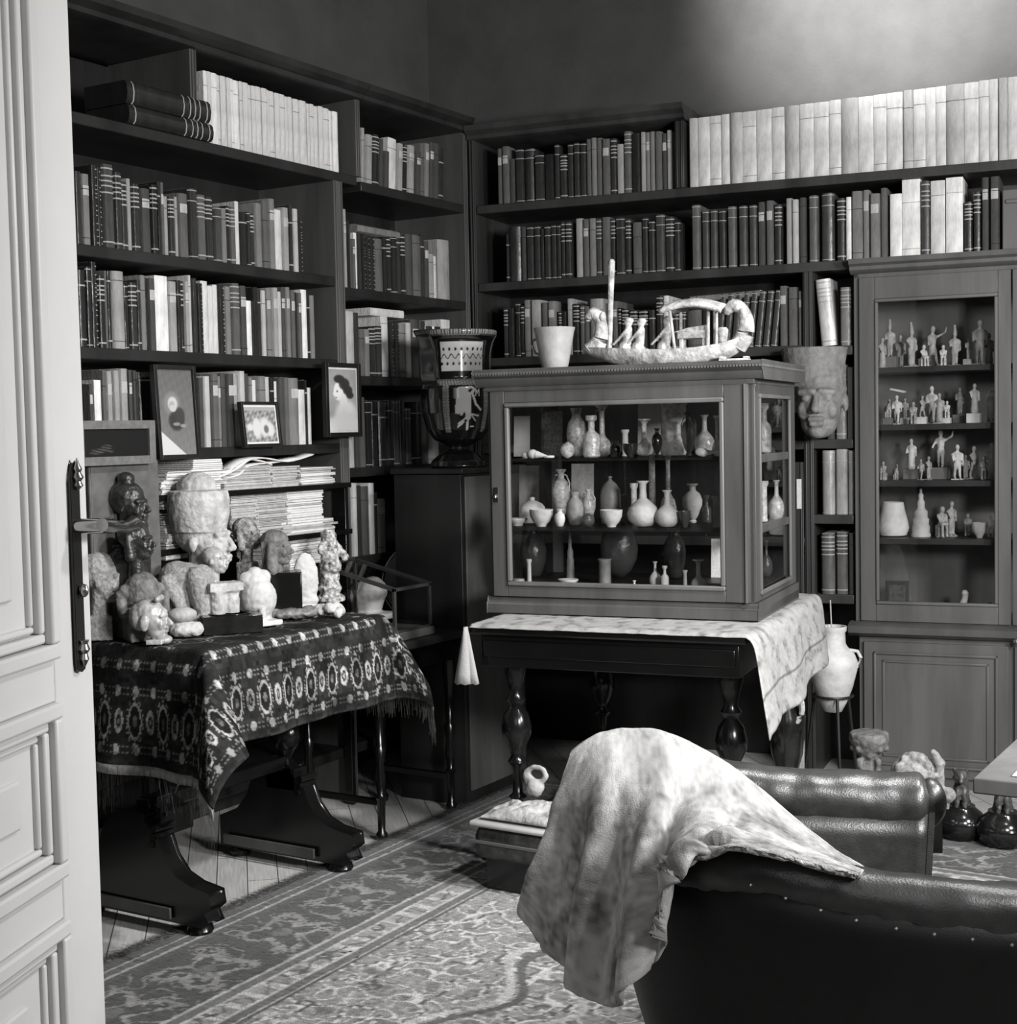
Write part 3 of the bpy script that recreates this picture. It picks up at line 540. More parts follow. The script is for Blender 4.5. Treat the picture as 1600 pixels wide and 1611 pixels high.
for zsh, by, nm, L in (
  (1.518, 578, 'top shelf of tall cabinet', [(1388, 50, 'robe', 0, 0), (1400, 78, 'crown', 0, .2), (1416, 55, 'stand', 0, 0), (1434, 72, 'crown', 0, 0), (1453, 36, 'seat', 1, 0), (1467, 68, 'pose', 0, 0), (1484, 34, 'seat', 1, 0), (1502, 66, 'crown', 0, 0), (1524, 46, 'stand', 1, 2), (1541, 74, 'walk', 0, 0), (1556, 52, 'robe', 0, 0)]),
  (1.311, 668, 'second shelf of tall cabinet', [(1397, 42, 'horse', 0, 1), (1411, 48, 'walk', 1, 0), (1424, 42, 'stand', 0, 2), (1437, 36, 'seat', 0, 0), (1451, 46, 'walk', 0, 2), (1466, 62, 'walk', 1, 0), (1478, 50, 'robe', 0, 0), (1490, 36, 'seat', 1, 2), (1510, 58, 'stand', 0, 1), (1533, 64, 'robe', 1, 2), (1561, 52, 'falcon', 1, 0)]),
  (1.107, 757, 'third shelf of tall cabinet', [(1390, 30, 'seat', 0, 0), (1409, 26, 'horse', 0, 0), (1434, 66, 'robe', 1, 1), (1449, 34, 'walk', 0, 0), (1461, 38, 'stand', 0, 0), (1480, 80, 'pose', 1, 1), (1506, 58, 'walk', 1, 0), (1519, 40, 'stand', 0, 0), (1532, 54, 'walk', 1, 0), (1548, 38, 'seat', 0, 0), (1561, 60, 'robe', 1, 0)]),
  (.898, 845, 'fourth shelf of tall cabinet', [(1482, 50, 'seat', 0, 0), (1497, 58, 'stand', 0, 0), (1523, 36, 'seat', 0, 0), (1562, 42, 'horse', 1, 0)])):
    for i, (px, hp, kd, tone, base) in enumerate(L): statuette(px, hp, kd, SL if tone else SG, zsh, by, nm, i+1, .08+.04*(i % 3), base, 'statuettes '+nm, 'pale' if tone else 'grey')
def inB(px, py, zsh, off=.1): s = FB.hit(px, py, -off)[0]; p = FB.w(s, -off, zsh+.0005); return p, mpp(p)
p, k = inB(1405, 847, .898); vessel('alabaster_jar', 'white bag-shaped alabaster jar at the left of the tall cabinet fourth shelf', 'jar', 'bag', 50*k, 54*k, CLAYW, p)
p, k = inB(1449, 847, .898); vessel('stupa_model', 'pale tiered stupa-shaped ornament beside the white jar in the tall cabinet', 'ornament', 'stupa', 30*k, 76*k, CLAYL, p)
p, k = inB(1541, 847, .898, .07); vessel('small_bowl', 'small white bowl near the right end of the fourth cabinet shelf', 'bowl', 'bowl', 24*k, 24*k, CLAYW, p)
p, k = inB(1518, 930, .602); o = blob('reclining_figure', [('c', (-.06, 0, .02), (.06, 0, .02), .018, .015), ('c', (-.01, 0, .03), (0, 0, .08), .015, .012), ('s', (0, 0, .09), .014), ('c', (.06, 0, .02), (.09, 0, .05), .012), ('b', (-.08, -.02, 0), (.09, .02, .012))], CLAYL, .003, rough=.002, loc=p); tag(o, 'small pale reclining figure at the bottom right of the tall cabinet', 'statuette')
o = MB().box((0, 0, 0), (.085, .012, .13)).box((.012, -.002, .015), (.073, 0, .115), 1).build('framed_relief', [WOODD, mat('relief_dark', .05, .6, .3, .6, 60)], bevel=.002); p, k = inB(1392, 925, .602, .1); o.location = p; o.rotation_euler = (R(-8), 0, TH); tag(o, 'small dark framed relief leaning at the lower left of the tall cabinet', 'relief')
b = MB(); b.obox((0, 0, 0), Vector((.05, .012, -.012)), Vector((0, .03, 0)), Vector((.002, 0, .008))); o = b.build('carved_fish', CLAYL, bevel=.002); p, k = inB(1413, 660, 1.435, .09); o.location = p
tag(o, 'pale flat carved boat shape hung above the second cabinet shelf at left', 'carving')

# ------------------------------------------------------------------ table and glass case in the centre
def turned(b, x, y, z0, z1, r=.045):
    P = [(.5, 0), (.75, .02), (.85, .05), (.5, .08), (.35, .1), (.62, .14), (.8, .2), (.75, .26), (.42, .32), (.34, .34), (.6, .36), (.34, .38), (.3, .44), (.32, .5), (.62, .53), (.36, .56), (.55, .60), (.95, .66), (1, .7), (.8, .76), (.4, .8), (.65, .83), (.4, .86), (.55, .92), (.75, .97), (.75, 1)]
    b.lathe((x, y, z0), [(a*r, q*(z1-z0)) for a, q in P], 20)
t = fthing('table', 'black polished table with thick turned legs under the glass case', 'table', FK, -.80, .247, 0)
L, D = .835, .98
b = MB(); b.box((0, 0, .722), (L, D, .748)); b.build('tabletop', WOODB, t, bevel=.008)
MB().box((.03, .03, .625), (L-.03, D-.03, .722)).box((.04, .024, .655), (L-.04, .031, .705)).build('apron', WOODB, t, bevel=.003)
for x in (.11, L-.072):
    for y in (.1, D-.1):
        b = MB(); turned(b, x, y, .0, .625, .046); b.build('leg', WOODB, t, smooth=60)
for x in (.11, L-.072): MB().box((x-.02, .09, .10), (x+.02, D-.09, .13)).build('stretcher', WOODB, t, bevel=.003)
# cloth on it: top sheet, a fall on the right side and one narrow fold hanging at the left
CLOTHM = painted('table_runner', .9, .2, .5, 500)
NU, NV = 150, 120; rows_ = []; cols = []
for i in range(NU):
    rr = []
    for j in range(NV):
        v = -.012 + (D+.01)*j/(NV-1); a = .012 + (L+.25)*i/(NU-1); ex = max(0, a-L); drop = 1-.22*v
        x = min(a, L)+ (.016*(1-math.exp(-ex/.014)) + .035*ex/.3 if ex > 0 else 0); z = .752 - (ex*drop*1.06 if ex > 0 else 0)
        if ex > 0: x += .012*math.sin(v*17)*ex/.3+.004; z += .012*math.sin(v*9+1)*(ex/.3)
        y = v
        if v < .0: z -= .006
        if ex > .02 and v < .1: x += .02*(1-v/.1)*ex/.3; y -= .03*(ex/.3)*(1-v/.1)
        z += .0015*vnoise(a*30, v*30); rr.append((x, y, z))
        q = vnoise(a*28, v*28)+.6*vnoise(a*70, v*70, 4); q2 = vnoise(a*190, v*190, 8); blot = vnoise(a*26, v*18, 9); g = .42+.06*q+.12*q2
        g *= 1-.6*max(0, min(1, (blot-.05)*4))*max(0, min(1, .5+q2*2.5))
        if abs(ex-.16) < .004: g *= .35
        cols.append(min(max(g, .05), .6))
    rows_.append(rr)
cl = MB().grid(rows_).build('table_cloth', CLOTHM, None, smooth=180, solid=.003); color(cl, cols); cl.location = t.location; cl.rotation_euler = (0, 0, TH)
tag(cl, 'pale mottled cloth under the glass case, falling over the right side of its table', 'cloth')
b = MB(); 
for k in range(2):
    P_ = []
    for i in range(7):
        q = i/6; r_ = []
        for j in range(5):
            u = j/4; xx = .004+k*.04*q+u*(.012+.04*q)*(1-.3*k); r_.append((-.004+xx-.03*q, -.02-.01*q-.012*math.sin(u*3.14)*(1-.5*k)+k*.006, .748-.165*q-(0 if q < 1 else .004*(j % 2))))
        P_.append(r_)
    b.grid(P_)
fo = b.build('cloth_fold', CLOTHM, cl, smooth=180, solid=.002); color(fo, [.4]*len(fo.data.vertices))

t = fthing('glass_case', 'walnut table-top glass case holding three tiers of old vessels, in the centre', 'display case', FK, -.825, 0, 0)
ox = .825; W = .825; D = .56; zb, zt = .757, 1.505
b = MB(); b.prism([(0-.012, zb), (-.012, zb+.03), (-.004, zb+.036), (-.004, zb+.045), (.0, zb+.05), (D+.01, zb+.05), (D+.01, zb)], 'x', -.012, W+.012); b.box((W, -.0119, zb+.001), (W+.012, D+.01, zb+.03)); b.build('plinth', WOODM, t, bevel=.002)
MB().box((.002, .002, zb+.05), (W-.002, D, zb+.072)).build('floor_board', WOODD, t)
b = MB(); b.box((-.006, -.006, 1.438), (W+.006, D+.006, 1.452)); b.prism([(-.008, 1.452), (-.022, 1.466), (-.024, 1.476), (-.04, 1.484), (-.042, 1.494), (-.03, 1.505), (D+.03, 1.505), (D+.03, 1.452)], 'x', -.035, W+.035); b.build('cornice', WOODM, t, bevel=.0015)
b = MB()
for k in range(96): b.box((-.03+k*.0093, -.046, 1.4865), (-.03+k*.0093+.005, -.041, 1.4925))
for k in range(60): b.box((W+.034, -.03+k*.0105, 1.4865), (W+.039, -.03+k*.0105+.006, 1.4925))
b.build('beading', WOODL, t, smooth=0)
b = MB()
for x in (0, W-.03):
    for y in (0.0, D-.03): b.box((x, y, zb+.05), (x+.03, y+.03, 1.438))
b.build('corner_post', WOODM, t, bevel=.002)
g0, g1, h0, h1 = -.765+ox, -.082+ox, .842, 1.402
framed_door(t, 'front_door', .012, W-.012, zb+.052, 1.438, g0, g1, h0, h1, -.014, .022, WOODM, mould=.014)
b = MB(); b.box((W-.022, -.02, zb+.052), (W-.016, -.013, 1.438)); b.build('trim', WOODL, t)
# right side: stiles, rails at shelf height and three panes
b = MB(); y0, y1 = .045, .475
b.box((W-.012, .0, zb+.052), (W+.006, y0, 1.438)); b.box((W-.012, y1, zb+.052), (W+.006, D, 1.438)); b.box((W-.012, y0, zb+.052), (W+.006, y1, h0-.015)); b.box((W-.012, y0, 1.41), (W+.006, y1, 1.438))
for z in (1.222, 1.016): b.box((W-.012, y0, z-.012), (W+.004, y1, z+.012))
sd = b.build('side_frame', WOODM, t, bevel=.002)
b = MB()
for u0, u1, v0, v1 in ((y0, y1, h0-.015, h0-.003), (y0, y1, 1.398, 1.41), (y0, y0+.012, h0-.003, 1.398), (y1-.012, y1, h0-.003, 1.398)): b.box((W+.004, u0, v0), (W+.012, u1, v1))
b.build('moulding', WOODL, sd, bevel=.002)
MB().box((W-.004, y0, h0-.01), (W-.001, y1, 1.41)).build('glass_pane', GLASS, t, smooth=0)
b = MB().box((.0, .03, zb+.05), (.003, D-.03, 1.438)); b.build('glass_pane', GLASS, t, smooth=0)
MB().box((.03, D-.006, zb+.05), (W-.03, D-.003, 1.438)).build('glass_pane', GLASS, t, smooth=0)
SHG = vessel_glass('shelf_glass', .85, .05)
for z in (1.229, 1.017): MB().box((.016, .022, z-.007), (W-.016, D-.012, z)).build('glass_shelf', SHG, t)
kh = MB(); kh.box((.022, -.018, 1.10), (.034, -.013, 1.145)); kh.lathe((.028, -.022, 1.11), [(.002, 0), (.005, .004), (.005, .01), (.002, .014)], 10); kh.build('lock', BRASS, t)

# vessels inside: (px centre, width px, height px, profile, material, depth behind the front, label)
def inK(px, py, off, z): s = FK.hit(px, py, -off)[0]; p = FK.w(s, -off, z+.0006); return p, mpp(p)
GZ = {'g': VG, 'p': VGP, 'd': VGD, 'w': CLAYW, 'c': CLAYL, 'k': CLAYG, 'b': CLAYD, 's': STONEL}
def tier(z, py, grp, L):
    for px, wp, hp, prof, m, off, nh, name, cat, label in L:
        p, k = inK(px, py, off, z); o = vessel(name, label, cat, prof, wp*k, hp*k, GZ[m], p, grp, nh); o.rotation_euler = (0, 0, TH)
TOPS = ', top shelf of central glass case'; MIDS = ', middle shelf of central glass case'; BOTS = ', floor of central glass case'
tier(1.229, 722, 'vessels'+TOPS, [
 (893, 23, 25, 'ball', 'g', .1, 0, 'glass_ball', 'glass vessel', 'small round glass jar left of the twin tall flasks'+TOPS),
 (908, 32, 76, 'ovoid', 'g', .33, 0, 'glass_flask', 'glass vessel', 'tall textured glass flask, left of a pair,'+TOPS),
 (931, 30, 66, 'bottle', 'g', .14, 0, 'glass_flask', 'glass vessel', 'stout textured glass bottle in front of the tall flask,'+TOPS),
 (948, 30, 82, 'longneck', 'g', .24, 1, 'glass_flask', 'glass vessel', 'long-necked glass bottle reaching the frame top,'+TOPS),
 (984, 13, 42, 'tube', 'w', .27, 0, 'glass_tube', 'glass vessel', 'slim white cylindrical tube with flat rim'+TOPS),
 (1014, 30, 58, 'longneck', 'g', .3, 0, 'glass_flask', 'glass vessel', 'round-bellied glass flask in front of a white sheet,'+TOPS),
 (1034, 17, 44, 'amphora', 'b', .22, 0, 'amphora', 'vase', 'small black amphora left of the wide cylinder'+TOPS),
 (1060, 46, 84, 'cylinder', 'p', .34, 0, 'beaker', 'glass vessel', 'wide pale cylindrical glass beaker'+TOPS),
 (1084, 25, 68, 'amphora', 'd', .2, 2, 'handled_jar', 'vase', 'dark two-handled jar on a thin foot'+TOPS),
 (1109, 32, 64, 'flask', 'g', .24, 0, 'glass_flask', 'glass vessel', 'pear-shaped glass flask near the right end'+TOPS),
 (1128, 16, 64, 'longneck', 'g', .12, 0, 'glass_flask', 'glass vessel', 'narrow glass bottle at the far right'+TOPS),
 (968, 18, 26, 'ovoid', 'b', .12, 0, 'dark_pot', 'pot', 'small black pot at the front middle'+TOPS),
 (992, 24, 22, 'bowl', 'b', .08, 0, 'dark_bowl', 'bowl', 'low black bowl at the front'+TOPS)])
tier(1.017, 832, 'vessels'+MIDS, [
 (815, 30, 12, 'dish', 'c', .12, 0, 'dish', 'dish', 'flat pale dish at the far left'+MIDS),
 (838, 40, 42, 'lidjar', 'w', .22, 0, 'lidded_bowl', 'bowl', 'white lidded bowl at the left'+MIDS),
 (852, 38, 27, 'bowl', 'c', .1, 0, 'bowl', 'bowl', 'pale round bowl in front of the lidded bowl'+MIDS),
 (881, 17, 28, 'ovoid', 'w', .09, 0, 'small_jar', 'jar', 'tiny white jar between bowl and brown egg-shaped jar'+MIDS),
 (884, 30, 82, 'amphora', 'p', .34, 2, 'glass_amphora', 'glass vessel', 'tall handled glass amphora behind the tiny jar'+MIDS),
 (905, 28, 54, 'ovoid', 'k', .14, 0, 'egg_jar', 'jar', 'grey egg-shaped jar'+MIDS),
 (927, 22, 54, 'amphora', 'p', .25, 2, 'glass_amphora', 'glass vessel', 'small shiny glass amphora behind the dark ball'+MIDS),
 (925, 22, 22, 'ball', 'd', .08, 0, 'dark_ball', 'glass vessel', 'small dark round jar'+MIDS),
 (961, 32, 74, 'dome', 'k', .27, 0, 'domed_jar', 'jar', 'tall grey dome-lidded jar'+MIDS),
 (962, 36, 27, 'bowl', 'c', .1, 0, 'bowl', 'bowl', 'pale rough bowl in front of the domed jar'+MIDS),
 (1012, 50, 72, 'flask', 'c', .13, 0, 'round_flask', 'flask', 'largest pale round flask with narrow neck'+MIDS),
 (1050, 39, 58, 'flask', 'c', .12, 0, 'round_flask', 'flask', 'smaller pale round flask right of the largest one'+MIDS),
 (1052, 26, 108, 'longneck', 'g', .4, 0, 'glass_flask', 'glass vessel', 'very tall glass bottle behind the smaller round flask'+MIDS),
 (998, 13, 60, 'tube', 'p', .36, 0, 'glass_tube', 'glass vessel', 'slender pale tube left behind the largest flask'+MIDS),
 (1027, 14, 118, 'tube', 'g', .42, 0, 'glass_tube', 'glass vessel', 'tall thin glass tube right behind the largest flask'+MIDS),
 (1090, 32, 62, 'amphora', 'c', .3, 0, 'footed_jar', 'vase', 'pale footed jar with broad shoulders, right half'+MIDS),
 (1078, 18, 26, 'bowl', 'd', .1, 0, 'dark_bowl', 'bowl', 'small dark glass bowl in front of the footed jar'+MIDS),
 (1112, 16, 44, 'bottle', 'd', .3, 0, 'dark_bottle', 'bottle', 'dark slim bottle behind, near the right end'+MIDS),
 (1130, 22, 50, 'tube', 'k', .12, 0, 'cylinder_jar', 'jar', 'grey cylinder jar at the far right'+MIDS)])
tier(.8291, 925, 'vessels'+BOTS, [
 (816, 20, 12, 'disc', 'k', .08, 0, 'stacked_disc', 'dish', 'small stacked flat dish at the left'+BOTS),
 (833, 9, 40, 'tube', 'c', .14, 0, 'tube', 'tube', 'small upright pale tube at the left'+BOTS),
 (840, 42, 84, 'ovoid', 'd', .36, 0, 'dark_vase', 'vase', 'large dim dark vase at the back left'+BOTS),
 (898, 14, 82, 'stupa', 'k', .34, 0, 'ringed_pillar', 'ornament', 'tall ringed pillar ornament at the back'+BOTS),
 (894, 32, 13, 'dish', 'c', .09, 0, 'dish', 'dish', 'low pale dish at the front, left of the grey block'+BOTS),
 (952, 22, 40, 'cylinder', 'k', .2, 0, 'grey_pot', 'pot', 'rough grey cylindrical pot'+BOTS),
 (975, 60, 92, 'ball', 'd', .4, 0, 'dark_vessel', 'vase', 'large dark rounded vessel at the back middle'+BOTS),
 (998, 9, 14, 'bottle', 'w', .08, 0, 'stopper', 'bottle', 'tiny white bottle at the front middle'+BOTS),
 (1031, 19, 40, 'flask', 'w', .16, 0, 'white_flask', 'flask', 'small white flask, left of a pair'+BOTS),
 (1046, 14, 36, 'bottle', 'w', .12, 0, 'white_bottle', 'bottle', 'slim white bottle, right of a pair'+BOTS),
 (1062, 36, 84, 'ovoid', 'd', .4, 0, 'dark_vase', 'vase', 'dim dark vase at the back, right of the middle'+BOTS),
 (1078, 8, 30, 'tube', 'c', .12, 0, 'tube', 'tube', 'thin pale tube beside the white long-necked bottle'+BOTS),
 (1099, 25, 46, 'longneck', 'w', .14, 0, 'white_bottle', 'bottle', 'white long-necked round bottle at the right'+BOTS),
 (1122, 26, 10, 'dish', 'k', .1, 0, 'dish', 'dish', 'small dark dish at the right end'+BOTS)])
def side(px, py0, hp, wp, prof, m, z, s, nh, name, cat, label):
    fr = Frame(FK.w(0, 0, 0), TH); d = ray(px, py0); c = s; o_ = FK.w(-c, 0, 0); t_ = (o_.dot(FK.u))/d.dot(FK.u); p = d*t_; p.z = z+.0006; k = mpp(p)
    o = vessel(name, label, cat, prof, wp*k, hp*k, GZ[m], p, None, nh)
side(1203, 722, 78, 24, 'bottle', 'p', 1.229, .09, 0, 'glass_bottle', 'glass vessel', 'glass bottle seen through the side pane, top tier')
side(1201, 830, 64, 17, 'tube', 'p', 1.017, .06, 0, 'glass_tube', 'glass vessel', 'pale straight tube seen through the side pane, middle tier')
side(1222, 828, 62, 28, 'flask', 'g', 1.017, .04, 0, 'glass_flask', 'glass vessel', 'conical glass flask seen through the side pane, middle tier')
side(1206, 925, 58, 20, 'flask', 'd', .8291, .08, 0, 'dark_flask', 'glass vessel', 'dark flask seen through the side pane, bottom tier')
def card(px0, py0, px1, py1, off, z, m, label, name='card', cat='card', paint=None):
    s0, z1 = FK.hit(px0, py0, -off); s1, _ = FK.hit(px1, py0, -off); h = z1-z
    b = MB().box((0, 0, 0), (s1-s0, .003, h)); o = b.build(name, m, smooth=0); o.location = FK.w(s0, -off, z+.0006); o.rotation_euler = (R(-4), 0, TH); return tag(o, label, cat)
RELF = mat('relief_plaque', .2, .6, .4, .5, 90, .5, 120)
card(850, 648, 883, 700, .46, 1.229, RELF, 'grey relief plaque standing at the back left'+TOPS, 'relief_plaque', 'plaque')
card(807, 655, 832, 686, .44, 1.229, PAPER, 'white printed card at the back left'+TOPS)
card(1002, 630, 1040, 690, .5, 1.229, PAPER, 'white sheet standing behind the flask'+TOPS)
card(815, 733, 846, 788, .47, 1.017, PAPERG, 'grey portrait card at the back left'+MIDS, 'portrait_card')
card(897, 730, 932, 764, .49, 1.017, PAPERG, 'grey portrait card behind the egg-shaped jar'+MIDS, 'portrait_card')
card(1118, 848, 1133, 882, .46, .8291, PAPER, 'tall white label card at the back right'+BOTS)
o = blob('sea_shell', [('s', (0, 0, .015), (.018, .014, .015)), ('c', (.015, 0, .013), (.05, 0, .008), .012, .003), ('s', (-.028, .004, .011), (.014, .011, .011))], CLAYW, .0025, loc=inK(838, 716, .06, 1.229)[0]); tag(o, 'white sea shell at the front left'+TOPS, 'shell')
o = MB().tube([(math.cos(a)*.016, math.sin(a)*.012, .006) for a in [k*math.pi/6 for k in range(12)]], .004, 6, 0, True).build('bangle', CLAYW); o.location = inK(863, 714, .06, 1.229)[0]; tag(o, 'small white ring lying beside the shell'+TOPS, 'ring')
o = blob('bone_carving', [('s', (0, 0, .014), (.022, .014, .014)), ('c', (.02, 0, .012), (.05, .005, .016), .008, .005)], CLAYW, .0028, rough=.002, loc=inK(1104, 716, .06, 1.229)[0]); tag(o, 'white knobbly carving lying at the front right'+TOPS, 'carving')
# ------------------------------------------------------------------ on top of the glass case: beaker, funeral boat, small slab
TOPZ = 1.5055
p, k = inK(873, 578, .10, TOPZ)
t = thing('beaker', 'flared grey clay beaker with side handle on top of the central glass case', 'vase', p, TH)
bm_ = MB(); bm_.lathe((0, 0, 0), [(r*66*k, z*64*k) for r, z in VP['beaker']], 32); bm_.build('cup', mat('beaker_clay', .33, .38, .5, .12, 25, .1, 60), t, smooth=60)
MB().tube([(-27*k, 0, 48*k), (-36*k, 0, 46*k), (-38*k, 0, 38*k), (-33*k, 0, 26*k), (-24*k, 0, 22*k)], 2.2*k, 8).build('handle', MATS['beaker_clay'], t)
OFFB = -.16; sb0 = FK.hit(1050, 560, OFFB)[0]
def bx(px, py=560): return FK.hit(px, py, OFFB)[0]-sb0
def bz(py, px=1050): return FK.hit(px, py, OFFB)[1]-TOPZ
zoff = -bz(569)
def B(px, py, y=0): return Vector((bx(px, py), y, bz(py, px)+zoff))
t = fthing('model_boat', 'white carved Egyptian model boat with crew and canopy on top of glass case', 'model boat', FK, sb0, OFFB, TOPZ)
BOATM = mat('boat_plaster', .5, .75, .25, .3, 30, .5, 60, dark=.2)
# hull: stations along the length
st = [(919, 541, 548, .014), (935, 541, 556, .035), (960, 542, 566, .055), (1000, 544, 575, .068), (1050, 545, 578, .072), (1100, 542, 574, .066), (1135, 536, 564, .052), (1160, 528, 550, .034), (1174, 520, 536, .014)]
hb = MB(); G = []
for q in range(41):
    u = q/40*(len(st)-1); i = min(int(u), len(st)-2); f = u-i; a = [st[i][j]*(1-f)+st[i+1][j]*f for j in range(4)]
    zt_ = B(a[0], a[1]).z; zb_ = B(a[0], a[2]).z; x = B(a[0], 560).x; r_ = []
    for j in range(13): an = math.pi*j/12; r_.append((x, -math.cos(an)*a[3], max(0.0, zt_-(zt_-zb_)*math.sin(an)**.8)))
    r_.append((x, a[3]*.8, zt_-.004)); r_.append((x, -a[3]*.8, zt_-.004)); r_.append(r_[0]); G.append(r_)
hb.grid(G); hb.build('hull', BOATM, t, smooth=50)
def curl(name, pts, rad): b = MB(); P_ = [B(*q) for q in pts]; b.tube([cr(P_, i/24) for i in range(25)], [float(np.interp(i/24, np.linspace(0, 1, len(rad)), rad)) for i in range(25)], 10); return b
b = curl('x', [(1160, 540), (1172, 520), (1174, 498), (1167, 480), (1155, 474), (1146, 482), (1143, 489)], [.028, .027, .022, .018, .02, .015, .007]); b.sphere(B(1160, 478), (.022, .02, .014)); b.sphere(B(1170, 484), (.014, .024, .016)); b.build('stern_head', BOATM, t, smooth=60)
b = curl('x', [(932, 546), (944, 530), (947, 512), (943, 496), (934, 487), (926, 494), (925, 500)], [.032, .026, .022, .018, .02, .014, .006]); b.sphere(B(938, 489), (.024, .02, .016)); b.sphere(B(949, 494), (.01, .022, .02)); b.build('prow_head', BOATM, t, smooth=60)
MB().tube([B(959, 546), B(960.5, 470), B(962, 408)], [.0075, .0085, .0105], 10).sphere(B(962, 407), .0115).build('mast', BOATM, t)
for px, top in ((983, 494), (1003, 495), (1044, 492)):
    h = (551-top)*mpp(FK.w(0, 0, 1.5)); o = blob('rower', [('c', (0, 0, .1), (.06, 0, .2), .2, .13), ('c', (.06, 0, .2), (.12, 0, .62), .15, .12), ('s', (.12, 0, .84), (.13, .12, .15)), ('s', (.16, 0, .88), (.13, .14, .1)), ('c', (.1, .14, .6), (-.2, .12, .3), .05, .04), ('c', (.1, -.14, .6), (-.2, -.12, .3), .05, .04), ('c', (-.2, -.12, .3), (-.32, -.1, .2), .04), ('b', (-.12, -.15, 0), (.22, .15, .12))], BOATM, .0025, t, 2, sc=h); o.location = B(px, 546)
b = MB(); G = []
for i in range(17):
    a = i/16; px = 1045+a*97; py = 477-10*math.sin(math.pi*a)-2*a; r_ = []
    for j in range(7): y = (j/6-.5)*.12; r_.append(B(px, py, y)+Vector((0, 0, -.02*(abs(j-3)/3)**2)))
    G.append(r_)
b.grid(G); b.build('canopy', BOATM, t, smooth=180, solid=.012)
for x0, y0, x1, y1, dy in ((1058, 484, 1066, 546, -.03), (1118, 472, 1118, 545, -.03), (1131, 480, 1131, 545, -.03), (1066, 484, 1066, 548, .035), (1120, 478, 1120, 545, .035)): MB().tube([B(x0, y0, dy), B(x1, y1, dy)], .0048, 8).build('canopy_post', BOATM, t)

b = MB(); a_, c_ = B(1069, 532), B(1113, 514); b.box((a_.x, -.025, a_.z+.008), (c_.x, .02, c_.z)); b.prism([(a_.x, c_.z), (c_.x, c_.z), (c_.x, c_.z+.014), (a_.x+.03, c_.z+.008)], 'y', -.018, .014); b.box((a_.x+.004, -.022, B(1069, 548).z), (a_.x+.016, .018, a_.z+.01)); b.box((c_.x-.012, -.022, B(1069, 548).z), (c_.x, .018, a_.z+.01)); b.build('coffin_bier', BOATM, t, bevel=.002)
b = MB(); q = B(1137, 545); b.lathe(q, [(.010, -.006), (.013, .02), (.017, .05), (.018, .06), (.012, .068)], 14); b.build('jar', BOATM, t)
b = MB().box((0, 0, 0), (.085, .05, .009)).box((0, 0, .009), (.012, .05, .017)).box((.07, .01, .009), (.085, .04, .015)); o = b.build('stone_slab', STONEL, bevel=.002); p, k = inK(1130, 566, .07, TOPZ); o.location = p; o.rotation_euler = (0, 0, TH); tag(o, 'small pale carved slab at right end of the glass case top', 'slab')

# ------------------------------------------------------------------ mask hung on the bookcase pillar
p = FB.w(FB.hit(1290, 640, .1)[0], .1, FB.hit(1287, 690, .1)[1]); k = mpp(p); H_ = 124*k
MASKM = mat('mask_wood', .2, .6, .4, .3, 30, .3, 60)
pts = [q for q in head_parts(neck=0, ears=1)]+[('l', (-.1, -.08, .66), [(.36, 0), (.39, .06), (.39, .3), (.42, .49), (.02, .5)], (1, 1.0))]
o = blob('wall_mask', pts, MASKM, .0042, smooth=3, rough=.0007, rscale=50, rz=TH-R(90)+R(3), sc=H_, loc=p); tag(o, 'large grey carved Egyptian face mask hung beside the glass case', 'mask')
b = MB().box((0, 0, 0), (.018, .004, .11)); o = b.build('paper_slip', PAPER, bevel=.0005); o.location = FB.w(FB.hit(1255, 780, .01)[0], .03, FB.hit(1255, 800, .01)[1]); o.rotation_euler = (0, 0, TH); tag(o, 'narrow white paper slip on the bookcase just right of the glass case', 'paper slip')

# ------------------------------------------------------------------ pedestal and red-figure krater
zk = PX(728, 735, -2.80).z
t = thing('pedestal_cupboard', 'dark wooden pedestal cupboard in the corner, carrying the tall vase', 'cupboard', (-3.0, 4.165, 0))
MB().box((0, 0, 0), (.285, .42, zk-.02)).build('body', [WOODD], t, bevel=.003); MB().box((-.01, -.01, zk-.02), (.3, .43, zk)).build('top_board', WOODD, t, bevel=.004)
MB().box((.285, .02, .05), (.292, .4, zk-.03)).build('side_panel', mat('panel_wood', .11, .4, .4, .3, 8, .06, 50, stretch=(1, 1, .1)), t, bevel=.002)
kp = Vector((-2.8, 4.3, zk)); kp = PX(722, 735, -2.80); kp.z = zk; k = mpp(kp)
t = thing('krater', 'tall black painted Greek vase with handles and winged figure, in the far corner', 'vase', kp)
prof = [(.40, 0), (.42, .015), (.40, .05), (.28, .1), (.14, .135), (.13, .15), (.20, .165), (.36, .21), (.46, .28), (.52, .4), (.535, .5), (.53, .58), (.48, .63), (.41, .645), (.405, .66), (.41, .7), (.42, .85), (.44, .93), (.53, .955), (.585, .965), (.6, .985), (.59, 1.0), (.5, 1.0), (.4, .99), (.38, .7)]
Wk, Hk = 107*k, 213*k; zz = np.array([z for r, z in prof]); fine = []
for i in range(len(prof)-1):
    n = max(1, int(math.hypot((prof[i+1][0]-prof[i][0])*Wk, (prof[i+1][1]-prof[i][1])*Hk)/.0022)); fine += [(prof[i][0]+(prof[i+1][0]-prof[i][0])*j/n, prof[i][1]+(prof[i+1][1]-prof[i][1])*j/n, i) for j in range(n)]
SEG = 240; b = MB(); b.lathe((0, 0, 0), [(r*Wk, z*Hk) for r, z, i in fine], SEG); ko = b.build('body', painted('black_slip', .16, .6, coat=.3), t, smooth=180)
face = math.atan2(-kp.y, -kp.x)      # towards the room
